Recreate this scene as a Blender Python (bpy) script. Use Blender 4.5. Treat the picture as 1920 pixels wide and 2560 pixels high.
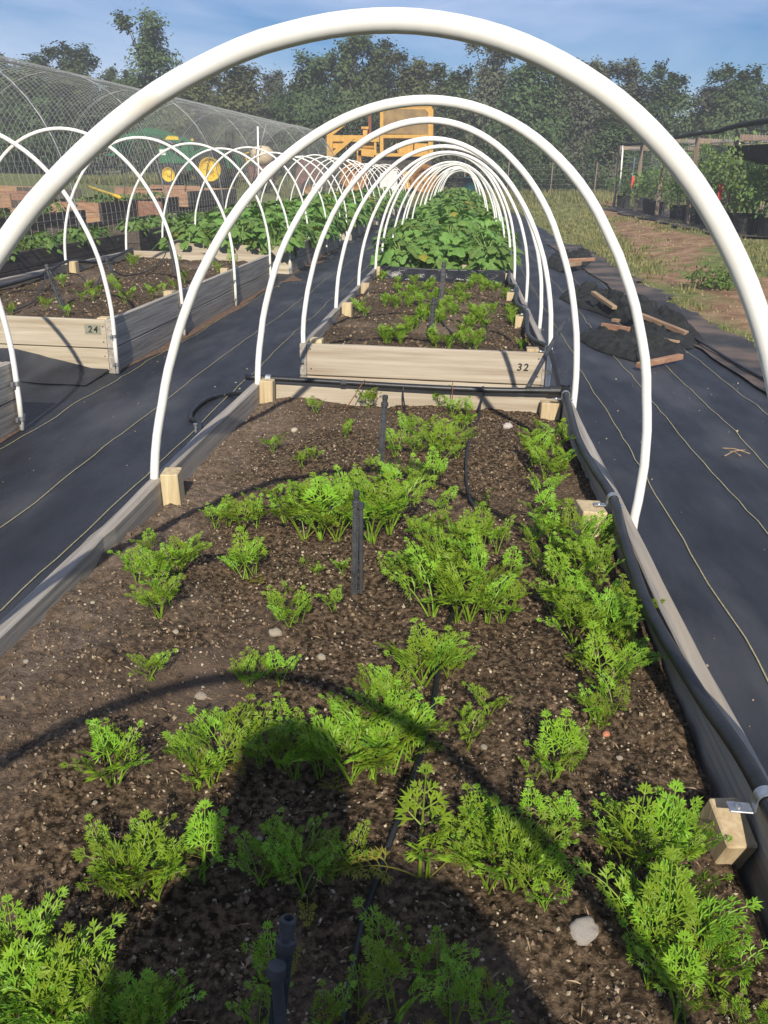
import bpy, math, random
import numpy as np
from mathutils import Vector, Matrix, noise
PI = math.pi
R = math.radians
rng = random.Random(11)
for o in list(bpy.data.objects): bpy.data.objects.remove(o)
scene = bpy.context.scene
COL = scene.collection

# ---------------------------------------------------------------- camera
FPX, H = 2085.0, 1.28
PITCH, YAW, ROLL = 22.1087, 4.5702, 1.5
p, y, r = R(PITCH), R(YAW), R(ROLL)
right = Vector((math.cos(y), math.sin(y), 0)); fw = Vector((-math.sin(y), math.cos(y), 0)); up = Vector((0, 0, 1))
FWD = fw * math.cos(p) - up * math.sin(p); u2 = up * math.cos(p) + fw * math.sin(p)
RT = right * math.cos(r) + u2 * math.sin(r); UP = u2 * math.cos(r) - right * math.sin(r)
CAMPOS = Vector((0, 0, H))
cam = bpy.data.cameras.new('camera'); camo = bpy.data.objects.new('camera', cam); COL.objects.link(camo)
cam.sensor_fit = 'VERTICAL'; cam.sensor_height = 36; cam.lens = 36 * FPX / 2560
cam.clip_start = 0.02; cam.clip_end = 2000
camo.matrix_world = Matrix(((RT.x, UP.x, -FWD.x, 0), (RT.y, UP.y, -FWD.y, 0), (RT.z, UP.z, -FWD.z, H), (0, 0, 0, 1)))
scene.camera = camo
scene.render.resolution_x = 768; scene.render.resolution_y = 1024
# measuring: points of the photograph (1659 px wide view) to the place
SP = 1920 / 1659
def ray(px, py): return RT * ((px - 960) / FPX) - UP * ((py - 1280) / FPX) + FWD
def onz(px, py, z): v = ray(px, py); return CAMPOS + v * ((z - H) / v.z)
def dz(x, y_, z): return onz(x * SP, y_ * SP, z)
def aty(px, py, yy): v = ray(px, py); return CAMPOS + v * (yy / v.y)

# ---------------------------------------------------------------- light
SUN = Vector((-0.16, 1.49, -1.0)).normalized()
world = bpy.data.worlds.new('World'); scene.world = world; world.use_nodes = True
nt = world.node_tree; nt.nodes.clear()
out = nt.nodes.new('ShaderNodeOutputWorld'); bg = nt.nodes.new('ShaderNodeBackground')
sky = nt.nodes.new('ShaderNodeTexSky'); sky.sky_type = 'NISHITA'; sky.sun_disc = False
sky.sun_elevation = math.asin(-SUN.z); sky.sun_rotation = math.atan2(-SUN.x, -SUN.y)
sky.air_density = 1.0; sky.dust_density = 0.1; sky.ozone_density = 5.0; sky.altitude = 300
bg.inputs[1].default_value = 0.051
tc = nt.nodes.new('ShaderNodeTexCoord'); mp = nt.nodes.new('ShaderNodeMapping'); mp.inputs['Scale'].default_value = (1.0, 1.6, 5.5)
mp.inputs['Rotation'].default_value = (0.0, 0.22, 0.5)
n1 = nt.nodes.new('ShaderNodeTexNoise'); n1.inputs['Scale'].default_value = 2.1; n1.inputs['Detail'].default_value = 7; n1.inputs['Roughness'].default_value = 0.55; n1.inputs['Distortion'].default_value = 0.4
rp = nt.nodes.new('ShaderNodeValToRGB'); rp.color_ramp.elements[0].position = 0.33; rp.color_ramp.elements[1].position = 0.66
rp.color_ramp.elements[1].color = (0.72, 0.72, 0.72, 1)
mx = nt.nodes.new('ShaderNodeMixRGB'); mx.inputs[2].default_value = (12.8, 14.4, 18.8, 1)
nt.links.new(tc.outputs['Generated'], mp.inputs['Vector']); nt.links.new(mp.outputs[0], n1.inputs['Vector'])
nt.links.new(n1.outputs['Fac'], rp.inputs[0]); nt.links.new(rp.outputs[0], mx.inputs[0])
hsv = nt.nodes.new('ShaderNodeHueSaturation'); hsv.inputs['Saturation'].default_value = 1.36; hsv.inputs['Hue'].default_value = 0.508; hsv.inputs['Value'].default_value = 1.3
nt.links.new(sky.outputs[0], hsv.inputs['Color']); nt.links.new(hsv.outputs[0], mx.inputs[1])
nt.links.new(mx.outputs[0], bg.inputs[0]); nt.links.new(bg.outputs[0], out.inputs[0])
sl = bpy.data.lights.new('sun', 'SUN'); sl.energy = 4.9; sl.angle = R(0.53); sl.color = (1.0, 0.92, 0.78)
so = bpy.data.objects.new('sun', sl); COL.objects.link(so); so.rotation_euler = SUN.to_track_quat('-Z', 'Y').to_euler()
so.location = (0, -20, 20)
scene.view_settings.view_transform = 'Standard'; scene.view_settings.look = 'None'
scene.view_settings.exposure = 0.2; scene.view_settings.gamma = 1.0; scene.view_settings.use_curve_mapping = False
scene.render.engine = 'CYCLES'
scene.cycles.max_bounces = 4; scene.cycles.diffuse_bounces = 2; scene.cycles.glossy_bounces = 2; scene.cycles.transmission_bounces = 2; scene.cycles.volume_bounces = 0; scene.cycles.transparent_max_bounces = 4
scene.cycles.caustics_reflective = False; scene.cycles.caustics_refractive = False

# ---------------------------------------------------------------- materials
def mat(name, col, col2=None, scale=8.0, stretch=(1, 1, 1), rough=0.8, bump=0.0, bscale=None, detail=5, lo=0.35, hi=0.65,
        trans=0.0, spec=0.3, metal=0.0, rand=0.0, col3=None, scale3=2.0, lo3=0.5, hi3=0.7, sheen=0.0):
    m = bpy.data.materials.new(name); m.use_nodes = True; t = m.node_tree; N = t.nodes; L = t.links
    b = N['Principled BSDF']; b.inputs['Roughness'].default_value = rough; b.inputs['Specular IOR Level'].default_value = spec
    b.inputs['Metallic'].default_value = metal
    tcn = N.new('ShaderNodeTexCoord'); mpn = N.new('ShaderNodeMapping'); mpn.inputs['Scale'].default_value = stretch
    L.new(tcn.outputs['Object'], mpn.inputs['Vector'])
    oi = N.new('ShaderNodeObjectInfo')
    if rand:
        ad = N.new('ShaderNodeVectorMath'); ad.operation = 'ADD'; sc = N.new('ShaderNodeVectorMath'); sc.operation = 'SCALE'; sc.inputs['Scale'].default_value = 37.0
        cb = N.new('ShaderNodeCombineXYZ'); L.new(oi.outputs['Random'], cb.inputs[0]); L.new(oi.outputs['Random'], cb.inputs[2]); L.new(cb.outputs[0], sc.inputs[0])
        L.new(mpn.outputs[0], ad.inputs[0]); L.new(sc.outputs[0], ad.inputs[1]); vec = ad.outputs[0]
    else: vec = mpn.outputs[0]
    csock = None
    if col2:
        nz = N.new('ShaderNodeTexNoise'); nz.inputs['Scale'].default_value = scale; nz.inputs['Detail'].default_value = detail; nz.inputs['Roughness'].default_value = 0.6
        L.new(vec, nz.inputs['Vector'])
        rm = N.new('ShaderNodeValToRGB'); rm.color_ramp.elements[0].position = lo; rm.color_ramp.elements[1].position = hi
        rm.color_ramp.elements[0].color = (*col, 1); rm.color_ramp.elements[1].color = (*col2, 1)
        L.new(nz.outputs['Fac'], rm.inputs[0]); csock = rm.outputs[0]
    if col3:
        n3 = N.new('ShaderNodeTexNoise'); n3.inputs['Scale'].default_value = scale3; n3.inputs['Detail'].default_value = 4
        L.new(vec, n3.inputs['Vector'])
        r3 = N.new('ShaderNodeMapRange'); r3.inputs[1].default_value = lo3; r3.inputs[2].default_value = hi3
        L.new(n3.outputs['Fac'], r3.inputs[0])
        m3 = N.new('ShaderNodeMixRGB'); m3.inputs[2].default_value = (*col3, 1); L.new(r3.outputs[0], m3.inputs[0])
        if csock: L.new(csock, m3.inputs[1])
        else: m3.inputs[1].default_value = (*col, 1)
        csock = m3.outputs[0]
    if rand:
        hs = N.new('ShaderNodeHueSaturation'); mr = N.new('ShaderNodeMapRange'); mr.inputs[3].default_value = 1 - rand; mr.inputs[4].default_value = 1 + rand
        L.new(oi.outputs['Random'], mr.inputs[0]); L.new(mr.outputs[0], hs.inputs['Value'])
        mh = N.new('ShaderNodeMapRange'); mh.inputs[3].default_value = 0.5 - rand * 0.06; mh.inputs[4].default_value = 0.5 + rand * 0.06
        L.new(oi.outputs['Random'], mh.inputs[0]); L.new(mh.outputs[0], hs.inputs['Hue'])
        if csock: L.new(csock, hs.inputs['Color'])
        else: hs.inputs['Color'].default_value = (*col, 1)
        csock = hs.outputs[0]
    if csock: L.new(csock, b.inputs['Base Color'])
    else: b.inputs['Base Color'].default_value = (*col, 1)
    if sheen: b.inputs['Sheen Weight'].default_value = sheen
    if bump:
        nb = N.new('ShaderNodeTexNoise'); nb.inputs['Scale'].default_value = bscale or scale; nb.inputs['Detail'].default_value = 8; nb.inputs['Roughness'].default_value = 0.65
        L.new(vec, nb.inputs['Vector'])
        bp = N.new('ShaderNodeBump'); bp.inputs['Strength'].default_value = 1.0; bp.inputs['Distance'].default_value = bump
        L.new(nb.outputs['Fac'], bp.inputs['Height']); L.new(bp.outputs[0], b.inputs['Normal'])
    if trans:
        tr = N.new('ShaderNodeBsdfTranslucent'); ms = N.new('ShaderNodeMixShader'); ms.inputs[0].default_value = trans
        mt = N.new('ShaderNodeMixRGB'); mt.blend_type = 'MULTIPLY'; mt.inputs[0].default_value = 1.0; mt.inputs[2].default_value = (1.25, 1.3, 0.55, 1)
        if csock: L.new(csock, mt.inputs[1])
        else: mt.inputs[1].default_value = (*col, 1)
        L.new(mt.outputs[0], tr.inputs[0])
        L.new(b.outputs[0], ms.inputs[1]); L.new(tr.outputs[0], ms.inputs[2]); L.new(ms.outputs[0], N['Material Output'].inputs[0])
    return m

M = {}
M['grey_wood_y'] = mat('weathered_wood_along', (0.22, 0.195, 0.165), (0.48, 0.44, 0.385), 1.0, (55, 1.6, 55), 0.85, 0.004, None, 6, 0.3, 0.72, rand=0.14, col3=(0.36, 0.29, 0.21), scale3=0.5, lo3=0.55, hi3=0.8)
M['grey_wood_x'] = mat('weathered_wood_across', (0.22, 0.195, 0.165), (0.48, 0.44, 0.385), 1.0, (1.6, 55, 55), 0.85, 0.004, None, 6, 0.3, 0.72, rand=0.14)
M['dark_wood'] = mat('dark_stained_wood', (0.045, 0.036, 0.03), (0.12, 0.095, 0.08), 1.0, (40, 1.3, 40), 0.8, 0.003, None, 6, 0.3, 0.7, rand=0.2)
M['pine_x'] = mat('pale_pine_across', (0.34, 0.275, 0.195), (0.53, 0.465, 0.36), 1.0, (1.3, 34, 34), 0.75, 0.002, None, 7, 0.33, 0.66, rand=0.09, col3=(0.33, 0.24, 0.16), scale3=0.45, lo3=0.56, hi3=0.85)
M['pine_end'] = mat('pine_block', (0.44, 0.33, 0.18), (0.60, 0.49, 0.31), 1.0, (60, 60, 5), 0.8, 0.002, None, 5, 0.35, 0.65, rand=0.12)
M['red_wood'] = mat('reddish_lumber', (0.25, 0.13, 0.08), (0.40, 0.24, 0.15), 1.0, (3, 14, 30), 0.8, 0.002, None, 5, 0.3, 0.7, rand=0.2)
M['stick_wood'] = mat('bare_lath', (0.24, 0.15, 0.09), (0.42, 0.29, 0.19), 1.0, (30, 3, 30), 0.8, 0.002, None, 5, 0.3, 0.7, rand=0.2)
M['post_wood'] = mat('post_wood', (0.19, 0.135, 0.10), (0.35, 0.27, 0.21), 1.0, (30, 30, 2), 0.85, 0.003, None, 5, 0.3, 0.7, rand=0.15)
M['pvc'] = mat('white_pvc', (0.80, 0.78, 0.72), (0.86, 0.85, 0.81), 6, (1, 1, 1), 0.42, 0, None, 3, 0.35, 0.6, spec=0.45, rand=0.03, col3=(0.60, 0.44, 0.22), scale3=4.2, lo3=0.645, hi3=0.80)
M['poly'] = mat('black_polypipe', (0.010, 0.011, 0.012), (0.026, 0.026, 0.028), 9, (1, 1, 1), 0.42, 0.001, 60, 5, 0.4, 0.75, spec=0.5)
M['poly_dull'] = mat('faded_black_plastic', (0.028, 0.030, 0.034), (0.075, 0.078, 0.084), 25, (1, 1, 1), 0.6, 0.001, 80, 5, 0.35, 0.7, spec=0.4)
M['galv'] = mat('galvanised_steel', (0.42, 0.43, 0.44), (0.62, 0.63, 0.63), 40, (1, 1, 1), 0.38, 0.0005, None, 4, metal=0.85)
M['rust'] = mat('rusty_iron', (0.14, 0.05, 0.025), (0.26, 0.11, 0.05), 30, (1, 1, 1), 0.85, 0.001)
M['paint'] = mat('stencil_paint', (0.018, 0.022, 0.022), (0.06, 0.065, 0.06), 60, (1, 1, 1), 0.7, 0, None, 5, 0.5, 0.75)
M['carrot_leaf'] = mat('carrot_leaf', (0.135, 0.250, 0.018), (0.262, 0.400, 0.034), 9, (1, 1, 1), 0.45, 0, None, 3, 0.3, 0.7, trans=0.20, spec=0.3, rand=0.30)
M['broad_leaf'] = mat('broad_leaf', (0.098, 0.200, 0.038), (0.205, 0.335, 0.078), 5, (1, 1, 1), 0.62, 0.002, 30, 4, 0.3, 0.7, trans=0.25, spec=0.35, rand=0.24)
M['yellow_leaf'] = mat('yellowing_leaf', (0.20, 0.22, 0.03), (0.34, 0.28, 0.05), 12, (1, 1, 1), 0.55, 0.002, 30, 4, 0.3, 0.7, trans=0.25, rand=0.15)
M['stem'] = mat('green_stem', (0.14, 0.24, 0.06), (0.2, 0.3, 0.1), 10, rough=0.55)
M['shrub_leaf'] = mat('shrub_leaf', (0.075, 0.145, 0.032), (0.175, 0.26, 0.07), 2.5, (1, 1, 1), 0.55, 0, None, 4, 0.3, 0.7, trans=0.22, rand=0.2)
M['vine_leaf'] = mat('vine_leaf', (0.10, 0.18, 0.04), (0.22, 0.30, 0.09), 2.5, (1, 1, 1), 0.55, 0, None, 4, 0.3, 0.7, trans=0.25, rand=0.2)
M['tree_leaf'] = mat('tree_leaf', (0.045, 0.078, 0.026), (0.096, 0.138, 0.048), 0.8, (1, 1, 1), 0.6, 0, None, 5, 0.3, 0.72, trans=0.18, rand=0.2)
M['tree_leaf_b'] = mat('tree_leaf_dusty', (0.066, 0.076, 0.044), (0.120, 0.128, 0.078), 0.8, (1, 1, 1), 0.65, 0, None, 5, 0.3, 0.72, trans=0.15, rand=0.2)
M['tree_leaf_c'] = mat('tree_leaf_yellowish', (0.080, 0.098, 0.034), (0.150, 0.160, 0.058), 0.8, (1, 1, 1), 0.6, 0, None, 5, 0.3, 0.72, trans=0.2, rand=0.16)
M['bark'] = mat('bark', (0.06, 0.05, 0.04), (0.15, 0.13, 0.11), 6, (3, 3, 0.5), 0.9, 0.01)
M['soil'] = mat('bed_soil', (0.040, 0.028, 0.017), (0.185, 0.130, 0.082), 60, (1, 1, 1), 0.95, 0.010, 130, 9, 0.42, 0.66, spec=0.15, col3=(0.185, 0.135, 0.098), scale3=1.7, lo3=0.52, hi3=0.72)
M['soil_near'] = mat('near_bed_soil', (0.028, 0.019, 0.0105), (0.200, 0.138, 0.085), 75, (1, 1, 1), 0.95, 0.008, 150, 9, 0.42, 0.64, spec=0.12, col3=(0.150, 0.108, 0.078), scale3=1.9, lo3=0.55, hi3=0.8)
def dry_band(m):
    t = m.node_tree; N = t.nodes; L = t.links; b = N['Principled BSDF']; src = b.inputs['Base Color'].links[0].from_socket
    tcn = N.new('ShaderNodeTexCoord'); sx = N.new('ShaderNodeSeparateXYZ'); L.new(tcn.outputs['Object'], sx.inputs[0]); nz = N.new('ShaderNodeTexNoise'); nz.inputs['Scale'].default_value = 3.2; nz.inputs['Detail'].default_value = 8; L.new(tcn.outputs['Object'], nz.inputs['Vector'])
    ma = N.new('ShaderNodeMath'); ma.operation = 'MULTIPLY_ADD'; ma.inputs[1].default_value = -0.55; L.new(nz.outputs['Fac'], ma.inputs[0]); L.new(sx.outputs[0], ma.inputs[2])
    mr = N.new('ShaderNodeMapRange'); mr.inputs[1].default_value = -0.88; mr.inputs[2].default_value = -1.08; mr.inputs[4].default_value = 0.75; L.new(ma.outputs[0], mr.inputs[0])
    n2 = N.new('ShaderNodeTexNoise'); n2.inputs['Scale'].default_value = 60; n2.inputs['Detail'].default_value = 6; L.new(tcn.outputs['Object'], n2.inputs['Vector'])
    cr = N.new('ShaderNodeValToRGB'); cr.color_ramp.elements[0].position = .35; cr.color_ramp.elements[1].position = .65; cr.color_ramp.elements[0].color = (0.12, 0.088, 0.064, 1); cr.color_ramp.elements[1].color = (0.27, 0.205, 0.155, 1); L.new(n2.outputs['Fac'], cr.inputs[0])
    mx_ = N.new('ShaderNodeMixRGB'); L.new(mr.outputs[0], mx_.inputs[0]); L.new(src, mx_.inputs[1]); L.new(cr.outputs[0], mx_.inputs[2]); L.new(mx_.outputs[0], b.inputs['Base Color'])
dry_band(M['soil_near'])
M['clod'] = mat('soil_clod', (0.050, 0.034, 0.020), (0.30, 0.215, 0.14), 40, (1, 1, 1), 0.95, 0.003, 120, 6, 0.35, 0.65, spec=0.15)
M['grit'] = mat('pale_grit', (0.24, 0.18, 0.115), (0.56, 0.48, 0.35), 30, (1, 1, 1), 0.85, 0, None, 3, 0.3, 0.7)
M['stone'] = mat('limestone', (0.46, 0.38, 0.28), (0.66, 0.58, 0.46), 30, (1, 1, 1), 0.85, 0.004, 60, 5, 0.3, 0.7, rand=0.15)
M['white_stone'] = mat('white_rock', (0.56, 0.50, 0.44), (0.90, 0.82, 0.74), 22, (1, 1, 1), 0.85, 0.006, 50, 6, 0.3, 0.6)
M['red_stone'] = mat('red_brick_chip', (0.40, 0.14, 0.08), (0.55, 0.24, 0.14), 30, rough=0.85)
M['fabric'] = mat('woven_ground_cloth', (0.015, 0.0175, 0.024), (0.035, 0.039, 0.050), 2.4, (2.6, 0.8, 1), 0.62, 0.0022, 90, 7, 0.35, 0.7, spec=0.4, col3=(0.095, 0.096, 0.100), scale3=0.95, lo3=0.50, hi3=0.82)
M['shade'] = mat('black_shade_cloth', (0.016, 0.018, 0.018), (0.040, 0.042, 0.041), 14, (1, 1, 1), 0.85, 0.004, 60, 6, 0.35, 0.7, spec=0.2)
M['film'] = mat('black_plastic_film', (0.012, 0.012, 0.013), (0.02, 0.02, 0.021), 14, (1, 1, 1), 0.22, 0.012, 14, 3, spec=0.6)
M['thread'] = mat('yellow_stitching', (0.28, 0.25, 0.13), (0.42, 0.38, 0.22), 60, rough=0.8)
M['dust'] = mat('swept_soil', (0.10, 0.065, 0.045), (0.19, 0.12, 0.08), 30, rough=0.95, bump=0.004, bscale=70)
M['wire'] = mat('galvanised_wire', (0.21, 0.22, 0.22), (0.34, 0.35, 0.34), 30, rough=0.5, metal=0.35)
M['green_paint'] = mat('green_machine_paint', (0.010, 0.095, 0.035), (0.018, 0.14, 0.052), 4, rough=0.4, spec=0.5, bump=0.001)
M['yellow_paint'] = mat('yellow_machine_paint', (0.66, 0.42, 0.02), (0.80, 0.55, 0.05), 8, rough=0.45)
M['loader_paint'] = mat('faded_yellow_paint', (0.50, 0.275, 0.05), (0.64, 0.37, 0.09), 5, (1, 1, 1), 0.6, 0.002, None, 5, 0.3, 0.7, col3=(0.22, 0.09, 0.04), scale3=2.6, lo3=0.62, hi3=0.75)
M['cage_mesh'] = mat('rusty_cage_plate', (0.20, 0.13, 0.06), (0.34, 0.23, 0.10), 3, (1, 1, 1), 0.8, 0.003, 30, 6, 0.3, 0.7)
M['rusty_wheel'] = mat('rusty_wheel', (0.16, 0.06, 0.03), (0.45, 0.24, 0.06), 3.5, (1, 1, 1), 0.8, 0.004, None, 6, 0.4, 0.6)
M['tyre'] = mat('tyre_rubber', (0.018, 0.018, 0.018), (0.05, 0.046, 0.042), 6, rough=0.85, bump=0.003)
M['dark'] = mat('dark_iron', (0.03, 0.027, 0.024), (0.09, 0.07, 0.055), 5, rough=0.7)
M['cream'] = mat('cream_plastic', (0.60, 0.46, 0.30), (0.70, 0.56, 0.38), 5, rough=0.6)
M['pink'] = mat('faded_red_paint', (0.13, 0.06, 0.05), (0.20, 0.10, 0.085), 5, rough=0.7)
M['blue'] = mat('blue_barrel', (0.015, 0.075, 0.095), (0.025, 0.11, 0.13), 5, rough=0.5)
M['bucket'] = mat('white_bucket', (0.66, 0.63, 0.58), (0.76, 0.74, 0.70), 5, rough=0.5)
M['pot'] = mat('black_pot', (0.014, 0.014, 0.015), (0.035, 0.034, 0.034), 7, rough=0.6)
M['tag'] = mat('red_ribbon', (0.70, 0.06, 0.05), (0.80, 0.10, 0.08), 12, rough=0.6)
M['twig'] = mat('dry_twig', (0.28, 0.19, 0.11), (0.42, 0.31, 0.2), 30, rough=0.9)
M['skin'] = mat('skin', (0.45, 0.27, 0.19), (0.5, 0.31, 0.22), 5, rough=0.55)
M['cloth'] = mat('blue_shirt', (0.07, 0.10, 0.18), (0.10, 0.13, 0.22), 12, rough=0.9)
M['hair'] = mat('dark_hair', (0.03, 0.02, 0.014), (0.06, 0.04, 0.03), 40, rough=0.6)
M['grass'] = mat('grass_blade', (0.13, 0.16, 0.045), (0.30, 0.27, 0.12), 1.2, (1, 1, 1), 0.7, 0, None, 4, 0.35, 0.65, trans=0.2)
M['dry_grass'] = mat('dry_straw', (0.24, 0.19, 0.10), (0.36, 0.29, 0.17), 3, rough=0.85)
M['flag_white'] = mat('white_tag', (0.7, 0.7, 0.68), (0.78, 0.78, 0.76), 5, rough=0.6)

# ---------------------------------------------------------------- helpers
class MB:
    def __init__(s): s.v = []; s.f = []; s.mi = []; s.m = 0
    def add(s, vs, fs):
        o = len(s.v); s.v += [tuple(v) for v in vs]; s.f += [tuple(i + o for i in f) for f in fs]; s.mi += [s.m] * len(fs)
    def box(s, c, d, rot=None, bev=0.0):
        hx, hy, hz = d[0] / 2, d[1] / 2, d[2] / 2
        if bev:
            b = bev; vs = []
            for sx in (-1, 1):
                for sy in (-1, 1):
                    for sz in (-1, 1):
                        vs += [(sx * (hx - b), sy * (hy - b), sz * hz), (sx * (hx - b), sy * hy, sz * (hz - b)), (sx * hx, sy * (hy - b), sz * (hz - b))]
            idx = lambda sx, sy, sz, k: ((sx * 2 + sy) * 2 + sz) * 3 + k
            fs = []
            I = idx
            fs += [(I(0,0,1,0), I(1,0,1,0), I(1,1,1,0), I(0,1,1,0)), (I(0,0,0,0), I(0,1,0,0), I(1,1,0,0), I(1,0,0,0))]
            fs += [(I(0,0,0,1), I(1,0,0,1), I(1,0,1,1), I(0,0,1,1)), (I(0,1,0,1), I(0,1,1,1), I(1,1,1,1), I(1,1,0,1))]
            fs += [(I(0,0,0,2), I(0,0,1,2), I(0,1,1,2), I(0,1,0,2)), (I(1,0,0,2), I(1,1,0,2), I(1,1,1,2), I(1,0,1,2))]
            for a in (0, 1):
                for c2 in (0, 1):
                    fs.append((I(0,a,c2,0), I(1,a,c2,0), I(1,a,c2,1), I(0,a,c2,1)))
                    fs.append((I(a,0,c2,0), I(a,1,c2,0), I(a,1,c2,2), I(a,0,c2,2)))
                    fs.append((I(a,c2,0,1), I(a,c2,1,1), I(a,c2,1,2), I(a,c2,0,2)))
                    for e in (0, 1): fs.append((I(a,c2,e,0), I(a,c2,e,1), I(a,c2,e,2)))
        else:
            vs = [(sx * hx, sy * hy, sz * hz) for sx in (-1, 1) for sy in (-1, 1) for sz in (-1, 1)]
            fs = [(0, 1, 3, 2), (4, 6, 7, 5), (0, 4, 5, 1), (2, 3, 7, 6), (0, 2, 6, 4), (1, 5, 7, 3)]
        if rot is not None: vs = [rot @ Vector(v) for v in vs]
        c = Vector(c); s.add([Vector(v) + c for v in vs], fs); return s
    def tube(s, path, rad, seg=8, cap=True):
        path = [Vector(q) for q in path]; n = len(path); rads = rad if isinstance(rad, (list, tuple)) else [rad] * n
        vs = []; prev = None
        for i, q in enumerate(path):
            t = (path[min(i + 1, n - 1)] - path[max(i - 1, 0)]).normalized()
            if prev is None:
                a = Vector((0, 0, 1)) if abs(t.z) < 0.9 else Vector((1, 0, 0)); u = t.cross(a).normalized()
            else: u = (prev - t * prev.dot(t)).normalized()
            prev = u; w = t.cross(u)
            vs += [q + (u * math.cos(2 * PI * k / seg) + w * math.sin(2 * PI * k / seg)) * rads[i] for k in range(seg)]
        fs = [(i * seg + k, i * seg + (k + 1) % seg, (i + 1) * seg + (k + 1) % seg, (i + 1) * seg + k) for i in range(n - 1) for k in range(seg)]
        if cap: fs += [tuple(range(seg - 1, -1, -1)), tuple((n - 1) * seg + k for k in range(seg))]
        s.add(vs, fs); return s
    def lathe(s, prof, c=(0, 0, 0), seg=20, axis='Z', rot=None):
        vs = []; c = Vector(c)
        for (rr, z) in prof:
            for k in range(seg):
                a = 2 * PI * k / seg; v = Vector((rr * math.cos(a), rr * math.sin(a), z))
                if axis == 'Y': v = Vector((v.x, v.z, v.y))
                if axis == 'X': v = Vector((v.z, v.x, v.y))
                if rot is not None: v = rot @ v
                vs.append(v + c)
        n = len(prof)
        fs = [(i * seg + k, i * seg + (k + 1) % seg, (i + 1) * seg + (k + 1) % seg, (i + 1) * seg + k) for i in range(n - 1) for k in range(seg)]
        s.add(vs, fs); return s
    def prism(s, pts, axis, a, b):
        # outline (2D) extruded from a to b along axis
        def mk(q, t):
            if axis == 'Y': return (q[0], t, q[1])
            if axis == 'X': return (t, q[0], q[1])
            return (q[0], q[1], t)
        n = len(pts); vs = [mk(q, a) for q in pts] + [mk(q, b) for q in pts]
        s.add(vs, [tuple(range(n)), tuple(range(2 * n - 1, n - 1, -1))] + [(i, i + n, (i + 1) % n + n, (i + 1) % n) for i in range(n)]); return s
    def mesh(s, name, mats, smooth=False):
        me = bpy.data.meshes.new(name); me.from_pydata(s.v, [], s.f)
        for m in (mats if isinstance(mats, (list, tuple)) else [mats]): me.materials.append(m)
        if any(s.mi): me.polygons.foreach_set('material_index', s.mi)
        if smooth: me.polygons.foreach_set('use_smooth', [True] * len(me.polygons))
        me.update(); return me
    def build(s, name, mats, parent=None, smooth=False):
        return link(name, s.mesh(name, mats, smooth), parent)
def link(name, data, parent=None, loc=None, rot=None, scale=None):
    o = bpy.data.objects.new(name, data); COL.objects.link(o)
    if parent: o.parent = parent
    if loc is not None: o.location = loc
    if rot is not None: o.rotation_euler = rot
    if scale is not None: o.scale = scale if isinstance(scale, (tuple, list, Vector)) else (scale,) * 3
    return o
def tag(o, label, cat, group=None):
    o['label'] = label; o['category'] = cat
    if group: o['group'] = group
    return o
def thing(name, label, cat, loc=(0, 0, 0), rz=0, group=None):
    return tag(link(name, None, None, loc, (0, 0, rz)), label, cat, group)
def struct(o): o['kind'] = 'structure'; return o
def stuff(o): o['kind'] = 'stuff'; return o
def copy_tree(o, parent=None):
    c = o.copy(); COL.objects.link(c); c.parent = parent
    for ch in o.children: copy_tree(ch, c)
    return c
def sstep(t): t = max(0.0, min(1.0, t)); return t * t * (3 - 2 * t)
def fbm(x, y_, z=0.0, oc=4):
    return noise.fractal(Vector((x, y_, z)), 0.6, 2.1, oc)
def smooth_path(pts, n=8):
    pts = [Vector(q) for q in pts]; P = [pts[0] * 2 - pts[1]] + pts + [pts[-1] * 2 - pts[-2]]; o = []
    for i in range(1, len(P) - 2):
        for k in range(n):
            t = k / n; a, b, c, d = P[i - 1], P[i], P[i + 1], P[i + 2]
            o.append(0.5 * ((2 * b) + (c - a) * t + (2 * a - 5 * b + 4 * c - d) * t * t + (3 * b - a - 3 * c + d) * t ** 3))
    return o + [pts[-1]]

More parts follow.
